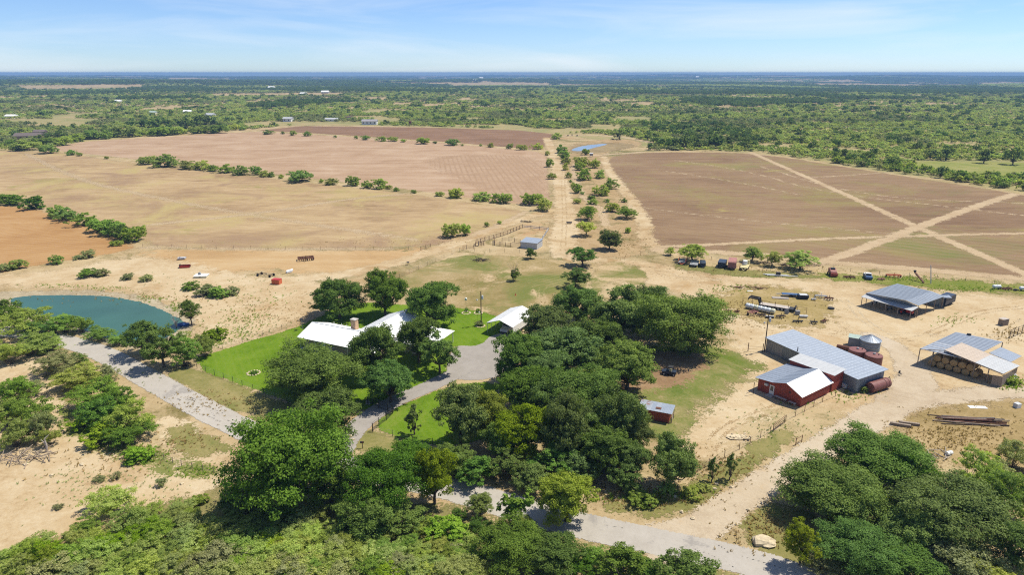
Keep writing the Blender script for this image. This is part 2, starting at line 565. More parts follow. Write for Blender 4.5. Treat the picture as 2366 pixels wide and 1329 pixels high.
brush_ground = gmat('brush country soil', [(.23, .24, .10), (.31, .30, .13), (.40, .33, .17), (.50, .38, .22)], big=.008, mid=.05, fine=.3, eamp=.6)
sheet('brush_terrain', [(-600, 262), (300, 255), (1183, 250), (2100, 255), (2900, 262), (2900, 560), (2500, 480), (2366, 446), (2000, 390), (1750, 350), (1500, 346), (1290, 306), (960, 291),
                (650, 288), (520, 303), (200, 323), (120, 345), (0, 347), (-600, 400)], brush_ground, cell=25, feather=12)

F_UP = gmat('brown stubble', [(.20, .125, .080), (.265, .165, .108), (.33, .215, .14)], aniso=(R(-4), 12), eamp=.3)
F_MID = gmat('pinkish stubble', [(.35, .235, .150), (.43, .295, .195), (.49, .355, .245), (.55, .42, .31)], aniso=(R(-8), 14), mid=.12, eamp=.3)
F_ROWS = gmat('windrowed stubble', [(.36, .245, .155), (.43, .30, .20), (.49, .36, .25)], mid=.12, eamp=1.2, stripe=[(R(7), 3.3, .4, (.29, .185, .11), .9)], feather=4)
F_NEAR = gmat('golden pasture', [(.29, .20, .115), (.40, .285, .165), (.48, .355, .205), (.54, .42, .255)], aniso=(R(-15), 4), big=.022, mid=.16, fine=.6, w=(.42, .33, .25), contrast=3.8, eamp=.5,
              patch=[((.46, .37, .175), .02, .50, .60, .9), ((.34, .235, .15), .018, .52, .62, 2.2), ((.34, .29, .12), .026, .58, .66, 1.5)])
F_OR = gmat('orange soil', [(.36, .20, .085), (.44, .26, .115), (.50, .32, .155)], aniso=(R(-28), 18), mid=.15, eamp=.7,
            stripe=[(R(-62), 3.2, .5, (.53, .37, .20), 1.5)])
F_RIGHT = gmat('brown weedy field', [(.20, .128, .082), (.255, .17, .105), (.30, .205, .125), (.35, .25, .15)], aniso=(R(-30), 9), mid=.14, fine=.8, big=.012, w=(.4, .34, .26), contrast=3.8, eamp=.35,
               patch=[((.29, .245, .10), .02, .50, .63, 1.4), ((.195, .205, .07), .012, .56, .66, .2), ((.40, .34, .12), .03, .60, .68, .8)],
               stripe=[(R(58), 5.2, .35, (.36, .26, .165), 2.0)])
sheet('stubble_field', [(595, 301), (700, 291), (960, 294), (1200, 301), (1292, 311), (1262, 334), (1245, 346), (1000, 325), (700, 306)], F_UP, cell=8, feather=3, smooth=0)
sheet('stubble_field', [(128, 338), (200, 327), (520, 307), (600, 304), (690, 309), (1000, 328), (1240, 350), (1262, 360), (1270, 475), (1235, 478), (1170, 468), (900, 432), (660, 405), (430, 380), (135, 348)], F_MID, cell=6, feather=3, smooth=0)
sheet('stubble_rows', [(960, 366), (1120, 356), (1255, 362), (1264, 472), (1180, 464), (1080, 420)], F_ROWS, cell=5, feather=5)
sheet('pasture_field', [(-300, 330), (0, 350), (125, 350), (320, 380), (660, 416), (900, 442), (1180, 482), (1222, 490), (1150, 530), (1060, 560), (985, 571), (500, 575), (345, 570), (310, 530), (110, 478), (0, 448), (-300, 400)], F_NEAR, cell=5, feather=3)
sheet('ploughed_field', [(-300, 440), (0, 474), (100, 486), (200, 522), (330, 568), (250, 588), (120, 606), (0, 630), (-300, 700)], F_OR, cell=4, feather=2.5)
F_OR2 = gmat('pale orange soil', [(.42, .27, .13), (.52, .36, .19), (.58, .44, .26)], aniso=(R(-5), 10), mid=.12, eamp=1.3)
sheet('ploughed_field', [(330, 575), (700, 578), (985, 577), (1060, 562), (1130, 548), (900, 620), (760, 640), (620, 620), (480, 640), (400, 610), (330, 600)], F_OR2, cell=3, feather=4)
sheet('weedy_field', [(1395, 362), (1500, 351), (1750, 353), (2000, 394), (2366, 449), (2700, 520), (2700, 690), (2366, 642), (2150, 620), (1900, 609), (1540, 578), (1498, 560), (1505, 520), (1460, 465), (1425, 420)], F_RIGHT, cell=5, feather=3)
green_meadow = gmat('green meadow', [(.19, .23, .06), (.28, .30, .09), (.38, .34, .16)], mid=.1, eamp=.8)
sheet('meadow', [(2090, 372), (2250, 373), (2500, 380), (2500, 425), (2366, 412), (2200, 402), (2120, 388)], green_meadow, cell=8, feather=4)
pale_grass = gmat('pale far grass', [(.36, .29, .15), (.44, .36, .20), (.50, .42, .26)], big=.01, mid=.05, fine=.3, eamp=.8)

# pale sandy ground: yard, lanes, pond surround
sheet('dirt_yard', [(1385, 605), (1480, 605), (1560, 628), (1700, 635), (1900, 655), (2060, 672), (2366, 690), (2800, 720), (2800, 960), (2366, 915), (2180, 940), (2060, 985), (1960, 960), (1900, 930), (1780, 930), (1700, 1010), (1590, 1090), (1560, 1010),
                   (1640, 940), (1730, 870), (1700, 800), (1680, 760), (1640, 700), (1500, 655), (1400, 640)], M_SAND, cell=2.5, feather=3)
sheet('dirt_yard', [(300, 590), (420, 600), (560, 640), (720, 640), (760, 665), (700, 740), (560, 790), (500, 810), (450, 770), (440, 720), (380, 690), (300, 668), (120, 665), (-100, 660), (-100, 640), (120, 630)], M_SAND, cell=2.5, feather=4)
sheet('dirt_yard', [(-200, 800), (60, 800), (110, 840), (130, 900), (200, 1010), (330, 1040), (480, 1075), (520, 1120), (470, 1150), (400, 1160), (300, 1190), (120, 1250), (-100, 1310), (-400, 1300)], M_SAND, cell=2, feather=2)
sheet('dirt_yard', [(370, 960), (420, 970), (500, 1010), (540, 1050), (500, 1085), (420, 1060), (365, 1020)], M_SAND, cell=1, feather=1.5)
sheet('dirt_yard', [(1290, 590), (1260, 560), (1280, 480), (1300, 330), (1450, 318), (1500, 335), (1400, 350), (1385, 370), (1420, 430), (1495, 520), (1480, 560), (1500, 590), (1400, 600)], gmat('scrubby soil', [(.33, .23, .12), (.44, .32, .18), (.52, .40, .24)], maxa=.9, patch=[((.22, .19, .08), .06, .52, .62, .3)]), cell=4, feather=3)
sheet('dirt_lane', [(1262, 318), (1275, 345), (1292, 400), (1302, 460), (1308, 520), (1296, 580), (1330, 600)], M_LANE, width=[8, 8, 8.5, 9, 9.5, 10, 8], cell=2, feather=1.6)
sheet('dirt_lane', [(640, 650), (800, 635), (935, 603), (1060, 560), (1190, 512), (1275, 485)], M_LANE, width=[9, 8, 7, 7, 6, 6], cell=2, feather=1.6)
sheet('dirt_lane', [(1215, 490), (1130, 530), (1075, 552)], M_TRACK, width=3.5, cell=2, feather=1.5)
sheet('dirt_lane', [(1300, 592), (1370, 603), (1500, 608), (1600, 640)], M_LANE, width=6, cell=2, feather=1.6)
sheet('dirt_lane', [(1380, 600), (1430, 635), (1480, 670), (1560, 700)], M_LANE, width=4, cell=2, feather=1.6)
sheet('dirt_lane', [(1395, 362), (1400, 385), (1450, 450), (1490, 505), (1488, 545), (1510, 575), (1560, 590)], M_LANE, width=6, cell=2, feather=1.8)
sheet('dirt_lane', [(1345, 372), (1320, 385), (1330, 420), (1350, 460), (1390, 480), (1400, 520)], M_TRACK, width=4, cell=2, feather=1.5)
sheet('dirt_lane', [(1480, 352), (1380, 358), (1345, 362)], M_TRACK, width=6, cell=3, feather=2)
sheet('dirt_lane', [(1280, 316), (1340, 310), (1440, 316), (1500, 328)], M_TRACK, width=8, cell=3, feather=2.5)
sheet('dirt_track', [(1735, 352), (1900, 425), (2120, 525), (2366, 632), (2500, 690)], M_TRACK, width=4.6, cell=2.5, feather=1.4)
sheet('dirt_track', [(1895, 608), (2000, 572), (2120, 525), (2240, 482), (2345, 448)], M_TRACK, width=5.2, cell=2.5, feather=1.4)
sheet('dirt_track', [(1520, 571), (1700, 562), (1900, 552), (2120, 545), (2400, 538)], M_TRACK, width=3.6, cell=2.5, feather=1.2)
sheet('dirt_track', [(1520, 577), (1750, 588), (1900, 606), (2150, 624), (2366, 645), (2600, 668)], M_TRACK, width=6, cell=2.5, feather=1.6)
for q in ([(1560, 370), (1730, 395), (1880, 440), (2120, 470), (2366, 498)], [(1540, 395), (1700, 420), (1850, 450)], [(1480, 480), (1750, 512), (2060, 540)], [(1880, 410), (2060, 398)], [(1760, 385), (1990, 455), (2366, 470)]):
    sheet('dirt_track', q, M_FAINT, width=3, cell=3, feather=1.5)
sheet('dirt_track', [(60, 355), (190, 420), (400, 465), (600, 500), (800, 530), (960, 555)], M_FAINT, width=5, cell=3, feather=2)
sheet('dirt_track', [(340, 520), (590, 495), (800, 460), (930, 448)], M_FAINT, width=5, cell=3, feather=2)
sheet('dirt_track', [(330, 572), (600, 577), (900, 576)], M_FAINT, width=4, cell=3, feather=2)
for k in range(3):
    sheet('dirt_track', [(1500 + 30 * k, 625 + 9 * k), (1700, 648 + 7 * k), (1850 + 60 * k, 690 + 30 * k), (1900 + 70 * k, 760 + 20 * k), (2060 + 20 * k, 800 + 10 * k)], gmat('wheel rut %s' % 'abc'[k], [(.36, .25, .13), (.46, .34, .20)], maxa=.4, eamp=1.2), width=1.2, cell=1.2, feather=.8)

# pairs of wheel ruts over the yard and lanes
M_RUT = [gmat('soft rut', [(.38, .265, .14), (.48, .35, .20)], maxa=.55, eamp=.9), gmat('pale rut', [(.60, .50, .34), (.66, .56, .41)], maxa=.6, eamp=.9)]
for k, q in enumerate(([(1500, 630), (1640, 660), (1700, 720), (1760, 770), (1900, 770), (2060, 790)], [(1560, 640), (1800, 655), (1960, 690), (1990, 740), (2080, 790), (2110, 850)], [(2366, 710), (2260, 720), (2180, 760), (2100, 790), (2030, 780)], [(1480, 650), (1600, 700), (1680, 770), (1720, 800)],
        [(1308, 345), (1300, 420), (1306, 500), (1300, 580)], [(2366, 740), (2290, 790), (2150, 775), (2050, 770)], [(2100, 905), (2000, 960), (1890, 1030), (1750, 1125), (1640, 1200)], [(2366, 895), (2200, 905), (2090, 930)], [(560, 760), (620, 720), (720, 670), (840, 640)], [(380, 640), (480, 660), (560, 700), (640, 700)], [(1800, 940), (1720, 970), (1660, 1000), (1640, 1040)])):
    P = [G(*p) for p in q]
    for off in (-.85, .85):
        Q = []
        for i in range(len(P)):
            d = (P[min(i + 1, len(P) - 1)] - P[max(i - 1, 0)]).normalized()
            Q.append((P[i].x - d.y * off, P[i].y + d.x * off))
        sheet('wheel_rut', Q, M_RUT[k % 2], width=.55, cell=.7, feather=.35, ground=False)
# grass
lawn = lambda n, a, **k: gmat(n, a, mid=.2, fine=2.2, **k)
M_LAWN = lawn('mown lawn', [(.085, .160, .010), (.125, .225, .014), (.165, .270, .022), (.200, .285, .035)], eamp=.7, stripe=[(R(28), 1.6, .3, (.21, .28, .05), .6)], patch=[((.23, .26, .06), .05, .55, .66, .4), ((.34, .29, .13), .06, .64, .70, 1.1)])
M_LAWN2 = lawn('half dry lawn', [(.125, .175, .036), (.19, .22, .06), (.29, .26, .11), (.46, .37, .22)], eamp=1.6, contrast=3.8, patch=[((.13, .185, .03), .045, .50, .60, .7)])
M_YARD = gmat('mown dry grass', [(.23, .19, .072), (.31, .245, .11), (.40, .31, .165), (.52, .41, .26)], mid=.12, fine=1.3, contrast=3.8, eamp=.5,
              patch=[((.175, .20, .055), .035, .47, .58, .5), ((.55, .42, .26), .045, .55, .62, 1.9)], stripe=[(R(-48), 1.9, .3, (.40, .33, .16), .8)])
M_VERGE = gmat('verge grass', [(.17, .18, .055), (.25, .235, .085), (.37, .31, .145)], mid=.2, fine=1.6, eamp=1.0, patch=[((.16, .19, .05), .06, .5, .6, .7)])
sheet('dry_grass', [(1066, 588), (1200, 592), (1365, 608), (1345, 700), (1290, 730), (1180, 735), (1060, 715), (940, 690), (905, 652), (990, 612)], M_YARD, cell=2, feather=1.5)
sheet('dry_grass', [(1400, 600), (1470, 612), (1500, 640), (1480, 665), (1420, 640), (1370, 690), (1360, 640)], M_YARD, cell=2, feather=2)
sheet('dry_grass', [(1640, 680), (1760, 655), (1900, 680), (1930, 715), (1900, 760), (1800, 755), (1690, 730)], gmat('island grass', [(.25, .20, .07), (.36, .28, .12), (.50, .39, .22)], eamp=1.4, contrast=3.6), cell=1.5, feather=3)
sheet('dry_grass', [(1560, 608), (1700, 622), (1900, 636), (1920, 645), (1700, 640), (1560, 622)], M_VERGE, cell=2, feather=2)
sheet('green_verge', [(1880, 628), (2060, 640), (2366, 655), (2700, 690), (2700, 705), (2366, 680), (2160, 668), (2040, 655), (1900, 645)], gmat('green weeds', [(.13, .19, .03), (.20, .23, .05), (.32, .28, .11)], eamp=1.3), cell=1.5, feather=2)
sheet('half_dry_lawn', [(1380, 810), (1480, 800), (1640, 800), (1750, 835), (1760, 860), (1640, 915), (1600, 985), (1560, 1010), (1500, 1010), (1400, 1000), (1300, 900)], M_LAWN2, cell=1.5, feather=2)
sheet('leaf_litter', [(1480, 820), (1560, 812), (1650, 825), (1620, 870), (1560, 895), (1440, 920), (1380, 860)], gmat('leaf litter', [(.24, .15, .085), (.33, .22, .13), (.45, .33, .21)], maxa=.85, eamp=1.4), cell=1.5, feather=2)
sheet('verge', [(380, 860), (430, 845), (560, 890), (720, 955), (800, 985), (830, 1010), (760, 1030), (620, 975), (480, 925)], M_VERGE, cell=1, feather=1.2)
sheet('verge', [(830, 985), (1000, 1030), (1000, 1070), (880, 1055), (800, 1035)], M_VERGE, cell=1, feather=1.2)
sheet('verge', [(1380, 1160), (1500, 1155), (1620, 1110), (1750, 1020), (1830, 985), (1850, 1005), (1700, 1110), (1600, 1190), (1450, 1195)], M_VERGE, cell=1, feather=1.5)
sheet('verge', [(1300, 1260), (1460, 1275), (1650, 1310), (1800, 1345), (1300, 1345)], M_VERGE, cell=1, feather=1.5)
sheet('verge', [(1700, 1180), (1830, 1160), (1950, 1240), (2000, 1345), (1900, 1345), (1780, 1310), (1720, 1240)], M_VERGE, cell=1, feather=1.5)
sheet('verge', [(2050, 950), (2366, 920), (2600, 960), (2600, 1150), (2366, 1100), (2100, 1060)], gmat('junk patch grass', [(.28, .21, .09), (.40, .30, .15), (.52, .41, .24)], eamp=1.3, contrast=3.6), cell=1.5, feather=2.5)
sheet('lawn', [(417, 838), (560, 795), (715, 748), (790, 700), (880, 700), (1060, 712), (1120, 722), (1190, 745), (1140, 806), (1090, 805), (1035, 800), (1035, 855), (1005, 885), (900, 925), (815, 958), (730, 950), (600, 905)], M_LAWN, cell=1.2, feather=.8, smooth=1)
sheet('lawn', [(862, 985), (915, 940), (1010, 903), (1110, 878), (1160, 900), (1150, 990), (1080, 1030), (1000, 1032), (900, 1005)], M_LAWN, cell=1.2, feather=.8)
M_WEED = gmat('green roadside weeds', [(.13, .18, .04), (.21, .23, .07), (.34, .29, .13)], eamp=1.3)
sheet('weed_patch', [(140, 935), (220, 985), (300, 1035), (420, 1068), (520, 1088), (500, 1108), (380, 1092), (250, 1055), (160, 1000)], M_WEED, cell=1, feather=1.6)
sheet('weed_patch', [(430, 1150), (560, 1120), (700, 1105), (850, 1150), (1000, 1165), (1150, 1205), (1300, 1255), (1300, 1420), (-100, 1420), (100, 1290), (250, 1220)], gmat('thicket floor', [(.16, .18, .06), (.24, .22, .09), (.36, .28, .15)], eamp=1.3), cell=1.5, feather=2)
sheet('dry_grass', [(395, 985), (450, 985), (520, 1020), (530, 1045), (470, 1060), (400, 1040), (385, 1010)], M_VERGE, cell=1, feather=1.4)
sheet('weed_patch', [(565, 985), (700, 1000), (800, 1020), (760, 1040), (640, 1010)], M_VERGE, cell=1, feather=1)

# paved surfaces
M_ROAD = gmat('worn asphalt', [(.42, .39, .35), (.48, .45, .41), (.53, .50, .46)], mid=.35, fine=2.5, eamp=.35, bump=.1, patch=[((.36, .34, .32), .12, .58, .64, .8)])
M_DRIVE = gmat('driveway paving', [(.30, .28, .26), (.37, .345, .325), (.43, .405, .385)], mid=.3, fine=2.5, eamp=.3, bump=.1)
M_GRAVEL = gmat('gravel road', [(.46, .37, .265), (.56, .47, .35), (.62, .54, .43)], mid=.25, fine=2.0, eamp=.6, patch=[((.52, .38, .22), .1, .58, .68, .5)])
sheet('driveway', [(1050, 798), (1108, 802), (1138, 772), (1200, 765), (1205, 800), (1180, 860), (1130, 878), (1060, 880), (1030, 862), (1040, 820)], M_DRIVE, cell=1, feather=.4, smooth=1)
sheet('driveway', [(775, 1060), (812, 1000), (850, 965), (905, 930), (985, 897), (1060, 860), (1100, 840)], M_DRIVE, width=4.3, cell=.8, feather=.4)
sheet('gravel_road', [(1560, 1255), (1640, 1205), (1740, 1135), (1850, 1065), (1960, 1000), (2060, 940), (2120, 900), (2110, 850), (2070, 800), (2010, 775)], M_GRAVEL, width=[10, 6, 5.5, 5.5, 6, 7, 8, 6, 5, 4], cell=1.2, feather=1.0)
sheet('gravel_road', [(2060, 940), (2180, 915), (2366, 905), (2600, 920)], M_GRAVEL, width=5.5, cell=1.2, feather=1.4)
ROAD = [(-200, 745), (60, 770), (180, 795), (250, 822), (340, 874), (440, 930), (540, 982), (660, 1035), (800, 1082), (960, 1112), (1100, 1145), (1240, 1192), (1400, 1228), (1560, 1262), (1700, 1290), (1850, 1335), (2000, 1400)]
sheet('road', ROAD, M_ROAD, width=5.6, cell=.8, feather=.45, label='narrow worn asphalt county road crossing in front of the house')
# dark crack-sealing patches on the road
crack = gmat('tar patch', [(.06, .06, .06), (.10, .10, .10)], eamp=.5, alpha=True)
rg = random.Random(3)
for k in range(38):
    cx = rg.uniform(405, 545)
    yy = np.interp(cx, [340, 440, 540, 660], [874, 930, 982, 1035]) + rg.uniform(-13, 13)
    s = rg.uniform(2, 5.5)
    sheet('tar_patch', [(cx - s, yy - s * .42), (cx, yy), (cx + s * .9, yy + s * .35)], crack, width=rg.uniform(.12, .26), cell=.3, feather=.12, smooth=0)
for q in ([(1600, 1268), (1660, 1290), (1700, 1315)], [(1660, 1262), (1700, 1283), (1760, 1300), (1840, 1325)], [(1400, 1215), (1440, 1222)]):
    sheet('tar_patch', q, crack, width=.16, cell=.3, feather=.1)

# ponds
def water_mat(name, col, rough):
    m, nt, out = mat_base(name)
    b = _n(nt, 'ShaderNodeBsdfPrincipled')
    pos = _n(nt, 'ShaderNodeNewGeometry').outputs['Position']
    c = ramp(nt, noise(nt, pos, .06, 3), [(.3, tuple(q * .85 for q in col)), (.7, tuple(q * 1.15 for q in col))])
    nt.links.new(c, b.inputs['Base Color'])
    b.inputs['Roughness'].default_value = rough
    b.inputs['IOR'].default_value = 1.33
    b.inputs['Specular IOR Level'].default_value = .32
    bp = _n(nt, 'ShaderNodeBump')
    bp.inputs['Strength'].default_value = .12
    bp.inputs['Distance'].default_value = .05
    nt.links.new(noise(nt, mapping(nt, pos, .4, (1, 2.5, 1)), 1.6, 4), bp.inputs['Height'])
    nt.links.new(bp.outputs[0], b.inputs['Normal'])
    at = _n(nt, 'ShaderNodeAttribute', attribute_name='sd').outputs['Fac']
    at = mth(nt, 'ADD', at, mth(nt, 'MULTIPLY', mth(nt, 'SUBTRACT', noise(nt, pos, .45, 6, .65), .5), 5.0))
    nt.links.new(mth(nt, 'GREATER_THAN', at, 0.0), b.inputs['Alpha'])
    nt.links.new(b.outputs[0], out.inputs[0])
    return m
M_BANK = gmat('rocky pond bank', [(.32, .26, .17), (.46, .39, .27), (.58, .52, .40)], mid=.5, fine=2.6, eamp=.8, bump=.5)
POND = [(22, 694), (40, 686), (100, 682), (235, 683), (310, 694), (365, 712), (410, 733), (430, 746), (415, 762), (370, 790), (320, 800), (250, 785), (150, 745), (70, 722), (28, 704)]
sheet('pond_bank', [(-150, 680), (20, 676), (100, 671), (240, 672), (330, 684), (400, 708), (440, 735), (450, 755), (420, 785), (330, 815), (230, 790), (120, 750), (-150, 740)], M_BANK, cell=1.5, feather=1.6)
sheet('pond', POND, water_mat('green pond water', (.040, .105, .072), .14), cell=1.2, feather=.5, label='teal green farm pond behind the roadside trees')
sheet('pond_bank', [(1312, 352), (1330, 335), (1400, 328), (1480, 334), (1440, 345), (1390, 352), (1350, 356)], gmat('trampled mud', [(.22, .16, .09), (.32, .25, .14), (.44, .34, .20)], eamp=1.0), cell=3, feather=3)
sheet('pond', [(1317, 346), (1340, 338), (1372, 333.5), (1406, 331.5), (1395, 336), (1372, 341), (1350, 348), (1330, 349.5)], water_mat('blue pond water', (.20, .27, .36), .3), cell=2.5, feather=1.0, label='small pale blue stock pond beyond the dirt lane')

# ------------------------------------------------------------ vegetation: crowns as many leaf faces
def crown_mesh(name, a, c, nl, cl, per, leaf, seed, flat=.75, lobes=None, low=-.35, up=.65):
    """crown of half-width a and half-height c centred on its origin: lobes > clumps > leaf faces"""
    rg = np.random.default_rng(seed)
    LB = []
    for i in range(nl):
        while True:
            d = rg.normal(size=3); d /= np.linalg.norm(d)
            if d[2] > low: break
        k = rg.uniform(.42, .82)
        LB.append((d * k, rg.uniform(.17, .40) * (1.15 - .3 * k)))
    LB.append((np.array([0, 0, .05]), .40))
    P, N = [], []
    for cen, rad in LB:
        n = max(3, int(cl * (rad / .36) ** 2))
        d = rg.normal(size=(n, 3)); d /= np.linalg.norm(d, axis=1)[:, None]
        d[:, 2] = np.where(d[:, 2] < -.45, -d[:, 2], d[:, 2])
        cc = cen + d * rad * np.where(rg.random((n, 1)) < .13, rg.uniform(1.1, 1.45, (n, 1)), rg.uniform(.7, 1.1, (n, 1)))
        cr = rg.uniform(.07, .18, n)
        for j in range(n):
            m = int(per * (cr[j] / .14) ** 2) + 1
            e = rg.normal(size=(m, 3)); e /= np.linalg.norm(e, axis=1)[:, None]
            rr = rg.uniform(0, 1, (m, 1)) ** .45
            p = cc[j] + e * rr * cr[j] * np.array([1, 1, flat])
            P.append(p)
            N.append(e * .9 + d[j] * .7 + rg.normal(size=(m, 3)) * .75 + np.array([0, 0, up]))
    P = np.concatenate(P) * np.array([a, a, c]); N = np.concatenate(N)
    N /= np.linalg.norm(N, axis=1)[:, None]
    n = len(P)
    t = np.cross(N, rg.normal(size=(n, 3))); t /= np.linalg.norm(t, axis=1)[:, None] + 1e-9
    b = np.cross(N, t)
    s = leaf * rg.uniform(.6, 1.35, (n, 1))
    asp = rg.uniform(.45, .8, (n, 1))
    V = np.stack([P + t * s, P + b * s * asp, P - t * s, P - b * s * asp], 1).reshape(-1, 3)
    F = np.arange(4 * n).reshape(n, 4)
    tint = np.clip(rg.normal(.45, .22, n) + .25 * np.sin(P[:, 0] * 2.2 / a * 3 + seed) * np.sin(P[:, 1] * 3.1 / a * 3), 0, 1)
    me = mesh_np(name, V, F, {'tint': ('FACE', tint)})
    return me, [x[0] * np.array([a, a, c]) for x in LB]
def trunk_mesh(name, a, c, hz, LB, seed, r=.32, stems=1, frac=.35):
    """trunk and limbs from the ground (z = -hz) up into the lobes, origin at crown centre"""
    rg = random.Random(seed)
    m = MB()
    fork = -hz + (hz - c * .55) * .8 if stems == 1 else -hz + .25
    if stems == 1:
        m.path([(0, 0, -hz - .1), (rg.uniform(-.15, .15), rg.uniform(-.15, .15), (-hz + fork) / 2), (rg.uniform(-.3, .3), rg.uniform(-.3, .3), fork)], r * 1.25, r * .9, 7)
    for k, L in enumerate(LB):
        L = Vector(L) * .95
        st = Vector((rg.uniform(-.25, .25), rg.uniform(-.25, .25), fork if stems == 1 else -hz))
        mid = st.lerp(L, .5) + Vector((rg.uniform(-.2, .2) * a, rg.uniform(-.2, .2) * a, -.06 * a))
        m.path([st, st.lerp(mid, .55), mid, L], r * (.6 if stems == 1 else .35), r * .1, 5)
        for _ in range(2):
            q = L + Vector((rg.uniform(-.3, .3) * a, rg.uniform(-.3, .3) * a, rg.uniform(-.05, .3) * c))
            m.tube(mid.lerp(L, .6), q, r * .14, r * .05, 4)
    me = m.mesh(name)
    me.materials.append(BARK)
    return me
CLS = {}
def make_class(key, n, a, c, hz, nl, cl, per, leaf, r=.3, stems=1, **kw):
    CLS[key] = dict(a=a, c=c, hz=hz, v=[])
    for i in range(n):
        cm, LB = crown_mesh(key + '_leaves', a, c, nl, cl, per, leaf, 100 + 17 * i + sum(map(ord, key)), **kw)
        cm.materials.append(LEAF['oak'])
        CLS[key]['v'].append((cm, trunk_mesh(key + '_wood', a, c, hz, LB, i, r, stems)))
make_class('oak', 5, 6.5, 5.2, 5.4, 34, 21, 82, .17, r=.34, low=-.85)
make_class('greatoak', 3, 9.0, 7.0, 7.4, 44, 28, 92, .17, r=.42, low=-.85)
make_class('tree', 4, 3.8, 3.6, 4.4, 24, 16, 56, .135, r=.2, low=-.85)
make_class('mesquite', 6, 3.6, 2.5, 2.0, 28, 13, 56, .105, r=.12, stems=3, flat=.6, low=-.8)
make_class('shrub', 5, 2.8, 1.8, 1.15, 24, 10, 34, .15, r=.09, stems=3, low=-.8)
make_class('narrow', 2, 1.6, 3.0, 3.0, 12, 10, 24, .14, r=.12, low=-.9)
make_class('farbush', 4, 2.8, 1.9, 1.5, 13, 5, 9, .38, r=.10, stems=3, low=-.3, up=1.1)
make_class('faroak', 4, 4.6, 3.6, 3.2, 15, 6, 10, .50, r=.25, low=-.4, up=.9)

def plant(key, leaf, loc, sx, sz, name, label, cat, group=None, rz=None, hz=None, lean=0.0):
    C = CLS[key]
    cm, tm = rnd.choice(C['v'])
    o = thing(name, label, cat, (loc[0], loc[1], 0), rnd.uniform(0, 6.28) if rz is None else rz, group)
    if lean: o.rotation_euler = (0, lean, 0)
    z = C['hz'] * sz
    cr = link('crown', cm, o, LEAF[leaf])
    tr = link('stems' if key in ('mesquite', 'shrub', 'farbush') else 'trunk', tm, o)
    for q in (cr, tr):
        q.scale = (sx, sx, sz)
        q.location = (0, 0, z)
    return o
def px_plant(key, leaf, e, name, label, cat, group=None, **kw):
    """e = crown ellipse in photo pixels: centre x, y, half-width, half-height"""
    cx, cy_, wx, wy = e
    if key == 'oak' and wx > 84: key = 'greatoak'
    C = CLS[key]
    hz = C['hz']
    for _ in range(5):
        p = G(cx, cy_, hz)
        k = mpp(p)
        a = wx * k * 1.08
        th = math.atan2(CAM_H - hz, math.hypot(p.x, p.y))
        v = wy * k
        c2 = v * v - (a * math.sin(th)) ** 2
        c = math.sqrt(max(c2, (.42 * a) ** 2)) / math.cos(th)
        c = min(max(c, .5 * a), 1.25 * a if key != 'narrow' else 3 * a)
        sx, sz = a / C['a'], c / C['c']
        hz = C['hz'] * sz
    return plant(key, leaf, (p.x, p.y), sx, sz, name, label, cat, group, **kw)

